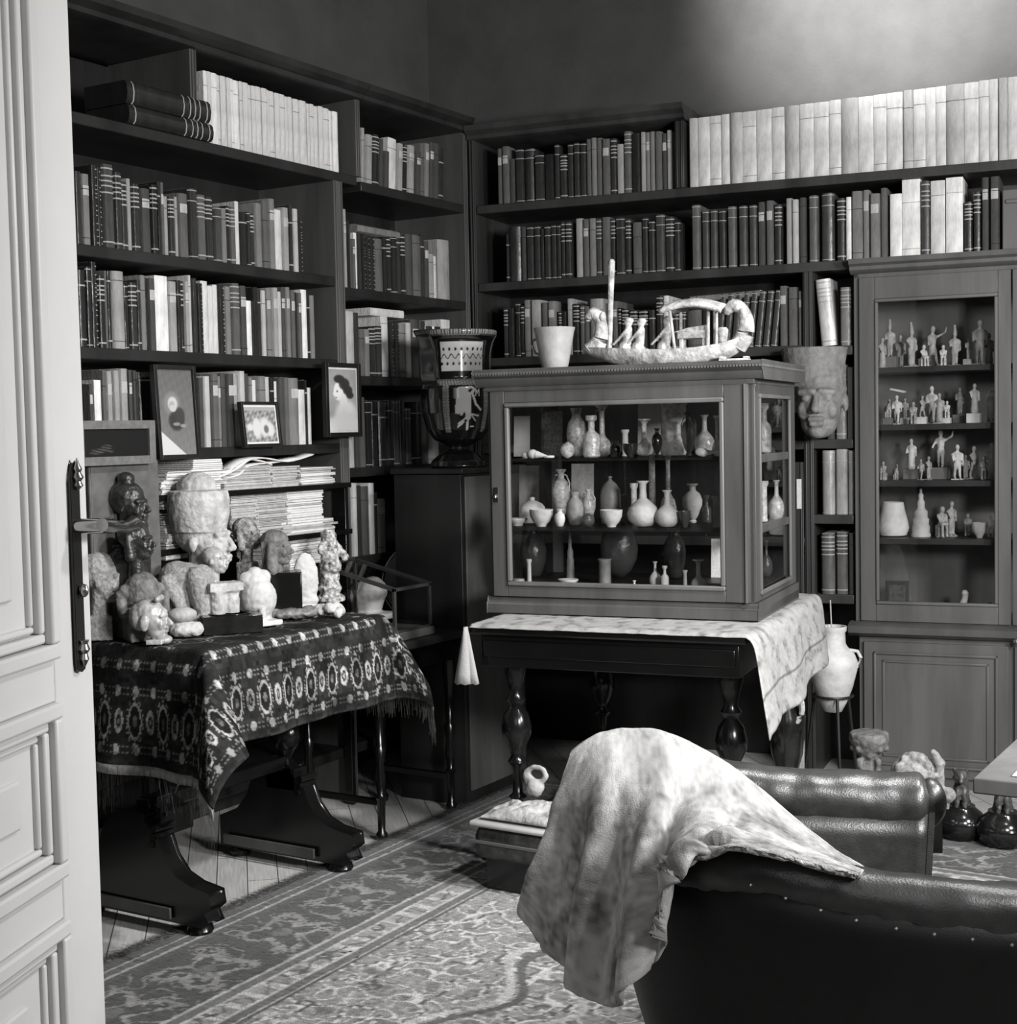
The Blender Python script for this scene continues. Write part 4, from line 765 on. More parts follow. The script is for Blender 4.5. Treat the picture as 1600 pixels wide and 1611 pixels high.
def seg_d(x, y, a, c_):
    (x0, y0), (x1, y1) = a, c_; L2 = (x1-x0)**2+(y1-y0)**2; q = np.clip(((x-x0)*(x1-x0)+(y-y0)*(y1-y0))/L2, 0, 1); return np.hypot(x-x0-q*(x1-x0), y-y0-q*(y1-y0))
th = np.tile(2*np.pi*np.arange(SEG)/SEG, len(fine)); zf = np.repeat([f[1] for f in fine], SEG); idx = np.repeat([f[2] for f in fine], SEG)
al = (th-face-.28+np.pi) % (2*np.pi)-np.pi; x = al*.5; y = zf*2.0      # unrolled coordinates, units of body width
c = np.full(len(th), .008)
out = idx < 21
nb = out & (zf > .70) & (zf < .915) & (np.abs(x) < .42); c[nb] = .5
zz_ = np.abs(y-1.615-.03*np.sin(x*48)) < .012; c[nb & zz_] = .05
for yy, ph in ((1.72, 0), (1.51, .04)):
    u_ = ((x+ph) % .105)-.052; c[nb & (np.hypot(u_*1.2, y-yy) < .026)] = .02
rim = out & (zf > .955); c[rim] = .06; c[rim & (np.sin(th*90) > .1)] = .3
sh = out & (zf > .6) & (zf < .645); c[sh] = .1; c[sh & (np.sin(th*70+y*60) > 0)] = .28
side_b = out & (zf > .26) & (zf < .6) & (np.abs(np.abs(x)-.30) < .045); c[side_b] = .07; c[side_b & (np.sin(y*150)*np.sin(x*150) > -.1)] = .26
fig = np.zeros(len(th), bool)
for a, q, r_ in (((-.1, 1.12), (.06, 1.13), .05), ((-.1, 1.1), (-.14, .82), .04), ((-.07, 1.1), (-.09, .86), .04), ((-.03, 1.12), (-.02, .88), .045), ((.0, 1.1), (.01, .74), .045), ((.01, .76), (.0, .56), .016), ((.0, .74), (-.13, .64), .014),
                 ((.06, 1.1), (.12, .92), .016), ((.12, .92), (.2, .84), .014), ((-.05, .86), (-.09, .78), .022), ((.05, .78), (.17, .75), .012), ((.06, .76), (.13, .68), .01), ((-.14, .6), (-.06, .66), .014), ((.06, .6), (.1, .6), .012), ((-.16, .94), (-.04, .9), .006)): fig |= seg_d(x, y, a, q) < r_
for a, q in (((.12, 1.04), (.12, 1.14)), ((.12, 1.14), (.145, 1.08)), ((.145, 1.08), (.17, 1.14)), ((.17, 1.14), (.17, 1.04))): fig |= seg_d(x, y, a, q) < .006      # painted letter
c[out & fig & (zf > .26) & (zf < .6)] = .55
hair = seg_d(x, y, (.03, 1.11), (.05, 1.13)) < .02; c[out & hair] = .03
c = np.concatenate([c]); color(ko, np.resize(c, len(ko.data.vertices)))
for sg in (-1, 1):
    fa = face+.85; da = Vector((math.cos(fa+math.pi/2), math.sin(fa+math.pi/2), 0))*(-sg); dn = Vector((math.cos(fa), math.sin(fa), 0)); P_ = []
    for a, z_ in ((.46, .99), (.66, 1.0), (.74, .985), (.66, .93), (.60, .85), (.585, .75), (.60, .68), (.56, .62), (.5, .585)): P_.append(da*a*Wk+Z*z_*Hk)
    b = MB(); G = []
    for i in range(33):
        q = cr(P_, i/32); G.append([q+dn*w_*Wk+da*o_*Wk for w_, o_ in ((-.13, .0), (-.13, .035), (-.1, .035), (0, .02), (.1, .035), (.13, .035), (.13, 0), (-.13, 0))])
    b.grid(G); b.build('volute_handle', CLAYD, t, smooth=60)

# ------------------------------------------------------------------ corner console with slanted glass case, and a round tray behind
t = thing('console_table', 'narrow dark console table on thin turned legs against the left bookcase', 'table', (-3.085, 3.66, 0))
MB().box((0, 0, .605), (.385, .49, .63)).build('tabletop', WOODD, t, bevel=.004); MB().box((.03, .03, .53), (.355, .46, .605)).build('apron', WOODB, t, bevel=.002)
for x in (.05, .345):
    for y in (.03, .44):
        b = MB(); b.lathe((x, y, 0), [(.018, 0), (.02, .02), (.012, .03), (.014, .13), (.02, .14), (.012, .15), (.018, .2), (.013, .25), (.02, .3), (.012, .31), (.016, .45), (.022, .48), (.022, .53)], 12); b.build('leg', WOODB, t, smooth=60)
for y in (.03, .43): MB().box((.04, y, .11), (.35, y+.02, .13)).build('stretcher', WOODB, t, bevel=.002)
cf = PX(622, 988, -2.745); cb = PX(680, 966, -2.745); y0, y1 = cf.y, cb.y; zf_ = PX(622, 926, -2.745).z
t = thing('slanted_display_case', 'small dark-framed glass case with sloping lid on the corner console', 'display case', (-3.07, y0, .631))
Dc = .325; Lc = y1-y0; hf = zf_-.631; hb_ = hf+.075
MB().box((0, 0, 0), (Dc+.01, Lc, .028)).build('base', WOODM, t, bevel=.003)
b = MB(); e = .011
for y in (0, Lc-e):
    b.box((Dc-e, y, .028), (Dc, y+e, hf)); b.box((0, y, .028), (e, y+e, hb_)); b.prism([(0, hb_-e), (Dc, hf-e), (Dc, hf), (0, hb_)], 'y', y, y+e)
b.box((Dc-e, 0, hf-e), (Dc, Lc, hf)); b.box((0, 0, hb_-e), (e, Lc, hb_)); b.box((Dc-e, 0, .028), (Dc, Lc, .034)); b.build('frame', WOODE, t, bevel=.001)
b = MB(); b.box((Dc-.006, e, .03), (Dc-.004, Lc-e, hf-e)); b.prism([(e, hb_-.006), (Dc-e, hf-.006), (Dc-e, hf-.004), (e, hb_-.004)], 'y', e, Lc-e); b.box((e, .005, .03), (Dc-e, .007, hf-e)); b.build('glass_pane', GLASS, t, smooth=0)
o = blob('plaster_fragment', [('c', (-.05, .0, .07), (.03, .0, .1), .045, .05), ('s', (.0, 0, .06), (.07, .05, .06)), ('b', (-.09, -.05, 0), (.1, .05, .022)), ('s', (.05, .0, .1), (.03, .04, .04))], CLAYW, .006, smooth=3, rough=.004, rscale=30, loc=PZ(577, 972, .664)); o.location.x -= .0; tag(o, 'white plaster fragment inside the sloping glass case', 'sculpture')
tp = PX(667, 985, -2.93); t = thing('round_tray', 'dark round tray standing on edge behind the sloping glass case', 'tray', (-2.93, tp.y, .631), R(40)); b = MB(); 
b.lathe((0, 0, 0), [(.001, 0), (.13, 0), (.14, -.008), (.147, -.008), (.14, .006), (.001, .006)], 48); b.v = [(x, -z, y+.147) for x, y, z in b.v]; b.build('plate', WOODB, t)
b = MB(); b.tube([(math.cos(a)*.145, .008, .147+math.sin(a)*.145) for a in [k_*math.pi/24 for k_ in range(48)]], .0035, 6, 0, True); b.build('rim', WOODL, t)
# ------------------------------------------------------------------ trestle table on the left with its rug cover
TX0, TX1, TY0, TY1, TZ = -3.07, -2.655, 2.81, 3.60, .745
t = thing('trestle_table', 'carved black trestle table under the patterned rug, left', 'table', (TX0, TY0, 0))
MB().box((0, 0, TZ-.03), (TX1-TX0, TY1-TY0, TZ)).build('tabletop', WOODB, t, bevel=.005)
fx0, fx1 = -.02, .46
for fy in (-.065, .54):
    b = MB(); P_ = [(fx0, .04), (fx1+.0, .04), (fx1+.02, .05), (fx1+.005, .075), (fx1+.03, .095), (fx1+.025, .125), (fx1-.04, .135), (fx1-.09, .155), (fx1-.13, .2), (fx1-.15, .25), (fx1-.2, .29), (.26, .31), (.17, .31), (.12, .27), (.09, .2), (.05, .155), (fx0, .125)]
    b.prism(P_, 'y', fy-.03, fy+.03); ft = b.build('trestle_foot', WOODB, t, bevel=.006)
    b = MB()
    for k_ in range(3): b.tube([(fx1-.165+k_*.006-.004, fy-.034, .235+.022*k_), (fx1-.165+k_*.006+.002, fy+.034, .235+.022*k_)], .011, 8)
    b.build('carved_scroll', WOODB, ft)
    for x in (fx0+.05, fx1-.03): MB().lathe((x, fy, 0), [(.012, 0), (.03, .006), (.036, .02), (.03, .034), (.02, .042)], 16).build('bun_foot', WOODB, ft)
    cy = .045 if fy < 0 else fy; b = MB(); turned(b, .225, cy, .29, TZ-.03, .042); b.sphere((.225, cy, .40), (.05, .04, .055), 16); b.box((.17, min(fy, cy-.03), .24), (.28, cy+.03, .305)); b.build('column', WOODB, t, smooth=60)
MB().box((.19, -.05, .30), (.24, .53, .34)).build('stretcher', WOODB, t, bevel=.004)
# a low bar on the floor beside each foot
for fy in (-.095, .505): MB().box((0, fy-.012, .045), (fx1-.1, fy-.004, .075)).build('foot_rail', WOODM, t, bevel=.001)

CV = painted('rug_cover_wool', .92, .15, .35, 260, sheen=0); zc = TZ+.004
A0_, A1_, B0_, B1_ = TX0, TX1+.265, TY0-.33, TY1+.2; st_ = .0042
na, nb_ = int((A1_-A0_)/st_), int((B1_-B0_)/st_)
aa = np.linspace(A0_, A1_, na); bb = np.linspace(B0_, B1_, nb_); A_, B_ = np.meshgrid(aa, bb, indexing='ij')
def band(e, lo, hi): return (e >= lo) & (e < hi)
ea_ = A1_-A_; eb_ = np.minimum(B_-B0_, B1_-B_); e = np.minimum(ea_, eb_*.9); along = np.where(ea_ < eb_*.9, B_, A_)
c = np.full(A_.shape, .022); nzv = np.array([[noise.noise(Vector((x_*60, y_*60, 0))) for y_ in bb[::3]] for x_ in aa[::3]]); nzv = np.repeat(np.repeat(nzv, 3, 0), 3, 1)[:na, :nb_]
def spots(u, per, r): return np.abs((u/per) % 1-.5)*per < r
L_ = .3
for lo in (.028, .172, .238):
    c[band(e, lo, lo+.004) & spots(along, .0135, .004)] = L_*.55; c[band(e, lo+.014, lo+.018) & spots(along, .0135, .004)] = L_*.55
    d_ = np.hypot(((along/.062) % 1-.5)*.062, e-lo-.009); c[(d_ < .010) & (d_ > .004)] = L_; c[band(e, lo-.004, lo+.022) & (np.abs(((along/.062) % 1-.5)*.062) < .006)] = L_
per = .105; u0 = ((along/per) % 1-.5)*per; m0 = .108
d_ = np.sqrt((u0/.022)**2+((e-m0)/.048)**2); c[band(d_, .80, 1.0)] = L_; c[band(d_, 1.12, 1.3) & spots(np.arctan2(e-m0, u0), .35, .08)] = L_*.8; c[d_ < .8] = .012; c[d_ < .3] = L_*.3
u1 = (((along/per)+.5) % 1-.5)*per; d_ = np.sqrt((u1/.015)**2+((e-m0)/.03)**2); c[band(d_, .55, 1.0)] = L_; c[d_ < .25] = L_*.7
fi = e > .29; gu = ((A_/.17) % 1-.5)*.17; gv = ((B_/.15) % 1-.5)*.15; d_ = np.maximum(np.abs(gu)*1.15, np.abs(gv)); d_ = np.maximum(d_, (np.abs(gu)+np.abs(gv))*.72)
c[fi & band(d_, .036, .042)] = L_*.9; c[fi & band(np.sqrt(gu**2+gv**2), .05, .054)] = L_*.5; c[fi & band(d_, .018, .021)] = L_*.4; c[fi & (np.abs(gu) < .003) & (np.abs(gv) > .05)] = L_*.5; c[fi & (np.abs(gv) < .003) & (np.abs(gu) > .055) & spots(A_, .012, .004)] = L_*.5
c[e < .012] = .03; nz9 = np.array([[noise.noise(Vector((x_*13, y_*13, 5))) for y_ in bb[::3]] for x_ in aa[::3]]); nz9 = np.repeat(np.repeat(nz9, 3, 0), 3, 1)[:na, :nb_]; c = np.clip(c*(1+.9*nzv)*(1+1.1*nz9), .008, .6)
rows_ = []
for i in range(na):
    rr = []
    for j in range(nb_):
        a, v = aa[i], bb[j]; ea = max(0, a-TX1); e1 = max(0, TY0-v); e2 = max(0, v-TY1); eb = e1+e2; r = math.hypot(ea, eb)
        if r == 0: rr.append((a, v, zc+.0015*vnoise(a*14, v*14))); continue
        ca, sa = ea/r, eb/r; s2 = 2*ca*sa; hang = max(0, r-.012); out_ = min(r, .012)+.012*min(1, hang/.05)
        flare = hang*(.06+(.62 if e1 > 0 else .42)*s2)
        x = min(a, TX1)+ca*(out_+flare)+(.16*s2*hang if e1 > 0 else 0); y = min(max(v, TY0), TY1)+(sa*(out_+flare))*(-1 if e1 > 0 else 1)
        drop = math.sqrt(max(0, hang*hang-flare*flare*.8)); z = zc-.006*min(1, r/.012)-drop
        if ea > 0 and s2 < .5: wv = .012*math.sin(v*13)*hang/.27+.006*math.sin(v*31+2)*hang/.27; x += wv+.004
        if e1 > 0 and s2 < .7: y += .014*math.sin(a*22+1)*hang/.3
        if s2 > .1: x += .018*math.sin(math.atan2(eb, ea)*7)*hang/.35; y -= .018*math.cos(math.atan2(eb, ea)*7)*hang/.35*(1 if e1 > 0 else -1)
        rr.append((x, y, z))
    rows_.append(rr)
cv = MB().grid(rows_).build('rug_cover', CV, None, smooth=180, solid=.005); color(cv, c.ravel()); tag(cv, 'dark oriental rug with octagon medallions draped over the trestle table', 'rug')
fr_ = MB()
for jj, dirn in ((0, -1), (nb_-1, 1)):
    for i in range(0, na, 1):
        for q in range(2):
            f_ = q/2; p0 = Vector(rows_[i][jj]).lerp(Vector(rows_[min(i+1, na-1)][jj]), f_); L2 = rnd.uniform(.09, .14); sx, sy = rnd.uniform(-.012, .012), rnd.uniform(-.012, .012); wv = .0017
            P_ = [p0+Z*.004, p0+Vector((sx*.3, sy*.3, -L2*.4)), p0+Vector((sx, sy, -L2))]
            for a_, c_ in ((P_[0], P_[1]), (P_[1], P_[2])): fr_.add([a_+Vector((-wv, wv, 0)), a_+Vector((wv, -wv, 0)), c_+Vector((wv, -wv, 0)), c_+Vector((-wv, wv, 0))], [(0, 1, 2, 3)])
fo = fr_.build('fringe', mat('fringe_wool', .6, .9, .2, .3, 90), cv, smooth=0); fo['kind'] = 'stuff'
for jj in (0, nb_-1): MB().grid([[rows_[i][jj], (Vector(rows_[i][jj])*1.0+Vector((0, 0, -.028)))] for i in range(0, na, 2)]).build('selvage', mat('selvage_wool', .45, .9, .2, .3, 60), cv, smooth=180, solid=.003)

# ------------------------------------------------------------------ the crowd of antiquities on that table
TT = TZ+.0085
CAMD = lambda p: math.atan2(-p.y, -p.x)
def at(px, py): p = PZ(px, py, TT); return p, mpp(p)
def LR(p): return CAMD(p)+R(90)          # yaw that faces picture-right
GR = None
def sculpt(name, label, px, py, parts, m, hp, yaw=0, vox=.0032, rough=.0012, rs=80, cat='sculpture', z=None, smooth=3, rel=None):
    """hp: pixel height of one unit"""
    p, k = at(px, py)
    if z is not None: p.z = z
    o = blob(name, parts, m, vox, None, smooth, rough, rs, LR(p)+yaw, hp*k, p); mn = min(v.co.z for v in o.data.vertices)
    if z is None and mn < 0:
        for v in o.data.vertices: v.co.z -= mn
    return tag(o, label, cat)
S_ = sculpt
S_('laughing_head', 'small laughing bearded clay head with big ear, front left on the rug-covered table', 240, 1014, head_parts(neck=0, smile=.03, nose=1.4)+[('s', (-.1, -.33, .42), (.12, .07, .2)), ('s', (-.3, 0, .55), (.25, .3, .35)), ('c', (.2, .2, 1.0), (.2, -.2, 1.0), .08), ('s', (.3, 0, -.02), (.2, .2, .12)), ('b', (-.1, -.25, -.12), (.3, .25, 0)), ('s', (.3, .1, .66), .07), ('s', (.3, -.1, .66), .07)], GLAZE, 64, R(-16), .0024, .0007, 90, smooth=2)
S_('shell_stone', 'pale rounded shell lying in front of the granite figure, beside the laughing head', 292, 1003, [('s', (0, 0, .3), (.62, .45, .3)), ('s', (.25, 0, .3), (.45, .42, .3))], CLAYW, 42, 0, .0035, .003, 60)
S_('oval_pebble', 'smooth oval pale stone resting on the rounded shell', 288, 1003, [('s', (0, 0, .25), (.42, .3, .22))], CLAYL, 56, 0, .0035, .001, z=TT+.040)
pb, kb = at(372, 996)
b = MB(); b.box((-.085, -.06, 0), (.085, .06, .052)); b.lathe((0, 0, .0), [(.06, .052), (.06, .056), (.055, .056), (.05, .046)], 28); o = b.build('marble_dish', CLAYD, bevel=.003); o.location = pb+Vector((-.04, .02, 0)); o.rotation_euler = (0, 0, LR(pb)+R(8)); tag(o, 'black polished square stone dish at the front of the rug-covered table', 'dish')
S_('leather_pouch', 'flat grey crumpled pouch lying behind the crystal cluster, table front', 462, 975, [('s', (0, 0, .2), (.9, .4, .2)), ('s', (-.5, .1, .2), (.5, .35, .2)), ('s', (.6, 0, .25), (.4, .3, .22))], mat('pouch_grey', .2, .5, .4, .4, 40, .4, 60), 42, R(10), .004, .006, 40, 'pouch')
cr_ = [('s', (rnd.uniform(-.5, .5), rnd.uniform(-.3, .3), rnd.uniform(.1, .35)), rnd.uniform(.1, .2)) for _ in range(34)]
S_('crystal_cluster', 'knobbly white crystal cluster at the right front of the rug-covered table', 516, 972, cr_, CLAYW, 44, 0, .003, .002, 80, 'mineral')
S_('profile_head', 'pale limestone head with tight cap in profile, half behind the open door', 164, 1006, head_parts(hair='cap', neck=.25)+[('b', (-.3, -.22, -.75), (.2, .22, -.25))], STONEG, 76, R(-8), .003, .001, 90)
p, k = at(228, 975)
b = [('c', (0, 0, .55), (0, 0, .95), .3, .33), ('c', (0, -.3, .9), (0, .3, .9), .16), ('c', (0, .42, .85), (.1, .4, .5), .1, .08), ('c', (0, -.42, .85), (.1, -.4, .5), .1, .08), ('b', (-.3, -.34, 0), (.34, .34, .6))]+[('c', (.34, y_, .02), (.3, y_*1.05, .62), .035) for y_ in (-.3, -.2, -.1, 0, .1, .2, .3)]
S_('pleated_torso', 'grey draped torso with pleated skirt, under the dark bearded head, left of table', 226, 1006, b, STONEM, 84, R(-75), .0035, .0012, 90)
S_('dark_lappet_head', 'dark bronze head with heavy side locks, in front at left above the pleated torso', 222, 1006, head_parts(hair='wig', neck=.5), STONED, 60, R(-25), .0028, .0008, z=TT+.225)
S_('topknot_bust', 'tall dark bust with topknot and bearded face, tallest dark figure at left', 212, 1001, head_parts(hair='bun', neck=.6, smile=.01)+[('s', (.22, 0, .02), (.2, .18, .2)), ('c', (-.1, -.3, -.7), (-.1, .3, -.7), .28), ('b', (-.35, -.5, -2.45), (.2, .5, -.7))], STONED, 70, R(-30), .003, .0012, 90)
S_('seated_silhouette', 'small dark seated figure in front of the grey board, far left', 172, 1000, [('c', (0, 0, .0), (0, 0, .5), .32, .3), ('c', (0, 0, .5), (0, 0, .8), .26, .14), ('s', (0, 0, 1.0), (.14, .14, .17)), ('b', (-.35, -.35, -1.9), (.35, .35, 0))], STONED, 76, 0, .006, .003)
S_('granite_crouching_figure', 'speckled grey headless crouching figure with bent arm, left middle of table', 290, 992, [('c', (-.15, 0, .2), (-.1, 0, .75), .38, .34), ('s', (0, 0, .8), (.42, .36, .26)), ('c', (.3, .22, .8), (.42, .2, .15), .2, .16), ('c', (.3, -.22, .8), (.42, -.2, .15), .2, .16), ('c', (-.2, -.36, .75), (.1, -.42, .2), .13, .1), ('b', (-.5, -.42, 0), (.55, .42, .12)), ('c', (-.45, 0, .1), (-.4, 0, .5), .18)], STONEG, 88, R(-14), .004, .001, 90)
S_('crowned_head', 'large white limestone head with tall crown, tallest piece on the table', 326, 982, head_parts(hair='tall', neck=.3, nose=.9)+[('s', (-.1, 0, 1.3), (.3, .3, .22)), ('b', (-.35, -.3, -.78), (.25, .3, -.2))], STONEL, 104, R(-24), .0034, .0016, 70)
S_('small_smiling_face', 'small pale face fragment in front of the large crowned head', 342, 986, head_parts(neck=.4)+[('b', (-.25, -.25, -1.9), (.25, .25, -.3))], GLAZE, 44, R(-20), .0022, .0006, 90, smooth=2)
S_('torso_fragment', 'white stone fragment of striding legs, centre front of table', 354, 992, [('c', (0, .2, 0), (0, .18, .8), .17, .2), ('c', (.1, -.2, 0), (.05, -.18, .8), .17, .2), ('b', (-.25, -.42, .78), (.25, .42, 1.0)), ('c', (0, -.45, .1), (0, -.45, .8), .07), ('b', (-.25, -.45, -.05), (.25, .45, .06))], STONEL, 66, R(-70), .0035, .0015)
S_('mottled_head', 'small mottled dark-and-pale head behind the white rounded torso', 394, 970, head_parts(hair='wig', neck=.5)+[('b', (-.3, -.3, -2.2), (.2, .3, -.4))], mat('mottled_stone', .3, .6, .4, .5, 60, .5, 60, dark=.04), 48, R(-30), .0025, .0012, 90)
S_('rounded_torso', 'smooth white headless rounded torso on a small base, table middle', 403, 984, [('c', (0, 0, .3), (0, 0, .75), .34, .3), ('s', (.12, 0, .5), (.34, .36, .4)), ('c', (0, -.18, .86), (0, .18, .88), .16), ('s', (0, 0, 1.0), (.14, .14, .1)), ('b', (-.2, -.3, 0), (.5, .3, .1)), ('c', (.42, -.1, .1), (.42, -.1, .3), .07)], CLAYW, 82, R(-60), .0035, .0012)
S_('sphinx_head', 'grey sphinx head with striped headcloth facing right on a black block', 440, 972, head_parts(hair='nemes', neck=.4), STONEM, 54, R(-22), .0024, .0006, 90, z=TT+.165)
p, k = at(448, 972); b = MB().box((-.055, -.05, 0), (.055, .05, .145)); o = b.build('stone_block', WOODB, bevel=.003); o.location = p; o.rotation_euler = (0, 0, LR(p)); tag(o, 'black rectangular block carrying the sphinx head', 'block')
S_('oval_relief', 'tall white oval alabaster slab standing right of the black block', 482, 963, [('s', (0, 0, .55), (.1, .24, .5)), ('c', (0, -.14, .2), (0, .14, .2), .09), ('b', (-.12, -.2, 0), (.12, .2, .1))], CLAYW, 90, R(-75), .004, .002)
p, k = at(516, 962)
S_('carved_figurine', 'slender weathered dark-and-white figurine on openwork base, right end of the table', 520, 950, [('c', (0, 0, .1), (0, 0, .8), .14, .12), ('s', (0, 0, .9), (.11, .11, .12)), ('c', (0, .1, .8), (.1, .2, .6), .05), ('c', (0, -.1, .8), (.1, -.2, .72), .05), ('l', (0, 0, 0), [(.2, 0), (.2, .05), (.12, .1), (.16, .2), (.1, .3)]), ('s', (.08, 0, .5), .12)], mat('weathered_ivory', .5, .6, .4, .5, 70, .6, 60, dark=.03), 112, R(-60), .0035, .006, 60)
# the board and picture behind them
def plane_obj(name, label, cat, corners, X, parts, th_=.012, tilt=0, parent=None):
    """corners tl,tr,br,bl in pixels, on the plane x=X; parts(b, w, h) adds geometry in (u, v) board coordinates, thickness towards -n"""
    tl, tr, br, bl = [PX(a, c_, X) for a, c_ in corners]; y0, y1 = (tl.y+bl.y)/2, (tr.y+br.y)/2; z0, z1 = (bl.z+br.z)/2, (tl.z+tr.z)/2; W2, H2 = y1-y0, z1-z0
    t = thing(name, label, cat, (X, y0, z0), R(90)); parts(t, W2, H2, th_); t.rotation_euler = (R(-tilt), 0, R(90)); return t
def frame_parts(fw, fm, paint, inner_m=None, mat_w=0):
    def f(t, w, h, th_):
        b = MB(); b.box((0, -th_*.5, 0), (fw, th_, h)); b.box((w-fw, -th_*.5, 0), (w, th_, h)); b.box((fw, -th_*.5, 0), (w-fw, th_, fw)); b.box((fw, -th_*.5, h-fw), (w-fw, th_, h)); b.build('frame', fm, t, bevel=.001)
        if mat_w: MB().box((fw, .002, fw), (w-fw, .004, h-fw)).build('mount', PAPER, t, smooth=0)
        m_ = fw+mat_w; nu = int((w-2*m_)/.0018)+2; nv = int((h-2*m_)/.0018)+2; g = [[(m_+(w-2*m_)*i/(nu-1), .001 if mat_w else .004, m_+(h-2*m_)*j/(nv-1)) for j in range(nv)] for i in range(nu)]
        b = MB().grid(g); o = b.build('picture', painted('photo_print', .35, .4), t, smooth=0, solid=.0012); U, V = np.meshgrid(np.linspace(0, 1, nu), np.linspace(0, 1, nv), indexing='ij'); color(o, np.clip(paint(U, V), .006, .8).ravel())
    return f
def ell(U, V, cx, cy, rx, ry): return ((U-cx)/rx)**2+((V-cy)/ry)**2
def soft(d): return 1/(1+np.exp((d-1)*6))
def vn(U, V, s=1): return (np.sin(U*13.1*s+V*7.3*s+1)+np.sin(U*-5.7*s+V*17.9*s+2)+np.sin(U*23.3*s-V*11.9*s+.5)+np.sin(U*31*s+V*29*s+3)*.7)/3.7
def p_woman(U, V):
    c = .36-.08*V+.02*vn(U, V, 2); c = c*(1-soft(ell(U, V, .62, .22, .42, .26)))+.66*soft(ell(U, V, .62, .22, .42, .26)); f = soft(ell(U, V, .36, .64, .19, .15)**2); c = c*(1-f)+.68*f; n_ = soft(ell(U, V, .19, .6, .04, .03)**2); c = c*(1-n_)+.66*n_
    n = soft(ell(U, V, .52, .44, .14, .18)); c = c*(1-n)+.62*n; m_ = soft(ell(U, V, .26, .54, .04, .012)); c = c*(1-m_)+.25*m_; lo_ = soft(ell(U, V, .5, .05, .7, .2)); c = c*(1-lo_)+.68*lo_
    for a in ((.38, .84, .2, .07), (.56, .76, .2, .1), (.68, .66, .18, .08), (.76, .58, .14, .06)): h = soft(ell(U, V, *a)**1.5); c = c*(1-h)+.03*h
    e = soft(ell(U, V, .3, .64, .035, .018)); c = c*(1-e)+.15*e; return c
def p_man(U, V):
    c = .17-.05*V+.02*vn(U, V, 3); mixs = (((.4, .6, .22, .14), .2), ((.5, .4, .22, .12), .04), ((.6, .46, .14, .1), .05), ((.42, .6, .13, .08), .5), ((.4, .585, .08, .045), .34), ((.42, .545, .09, .04), .46), ((.5, .36, .1, .02), .22), ((.68, .34, .08, .02), .25))
    for a, v in mixs: h = soft(ell(U, V, *a)**1.4); c = c*(1-h)+v*h
    return np.where(V < .3-.42*U, .55, c)
def p_group(U, V):
    c = .25+.2*vn(U, V, 2.2); 
    for a in ((.36, .4, .14, .3), (.62, .42, .17, .28), (.8, .34, .12, .2), (.14, .42, .1, .1)): h = soft(ell(U, V, *a)); c = c*(1-h)+.6*h
    h = soft(ell(U, V, .66, .36, .08, .12)); c = c*(1-h)+.14*h; h = soft(ell(U, V, .33, .74, .05, .06)); c = c*(1-h)+.25*h; return np.where(V > .9, .35, c)
def p_dark(U, V):
    c = .01+0*U
    for a in ((.25, .22, .12, .08), (.36, .34, .08, .1), (.2, .14, .1, .05), (.42, .2, .05, .05)): h = soft(ell(U, V, *a)); c = c+.05*h*(1+np.sin(U*37+V*61))/2
    return c
BF = mat('black_frame', .01, .4, .5)
plane_obj('framed_picture', 'framed photo of a dark-haired woman in profile, hung on the bookcase upright', 'picture', [(510, 570), (566, 572), (568, 688), (513, 687)], -3.07, frame_parts(.016, BF, p_woman, mat_w=.006))
plane_obj('framed_picture', 'small slanting framed photo of figures in white, in front of the fourth-shelf books', 'picture', [(380, 631), (439, 632), (446, 701), (387, 705)], -3.08, frame_parts(.010, BF, p_group, mat_w=.007), tilt=6)
plane_obj('framed_picture', 'tall framed portrait of an elderly man, leaning on the fourth shelf', 'picture', [(245, 572), (310, 576), (317, 722), (250, 722)], -3.06, frame_parts(.013, BF, p_man), tilt=3)
plane_obj('framed_picture', 'wide dark picture in a pale flat frame, top left beside the open door', 'picture', [(120, 661), (243, 662), (243, 731), (120, 732)], -3.03, frame_parts(.024, mat('pale_frame', .14, .6, .3, .2, 60), p_dark))
b0 = PX(140, 726, -3.06); b1 = PX(249, 726, -3.06); zb_ = TT
t = thing('standing_slab', 'grey polished slab standing behind the dark figures at the left of the table', 'slab', (-3.06, b0.y, zb_), R(90)); MB().box((0, 0, 0), (b1.y-b0.y, .02, b0.z-zb_)).build('panel', mat('panel_grey', .11, .4, .5, .25, 20), t, bevel=.006)
MB().box((.004, -.002, .004), (b1.y-b0.y-.004, 0, b0.z-zb_-.004)).build('inner_border', mat('panel_grey', .11), t, bevel=.001)

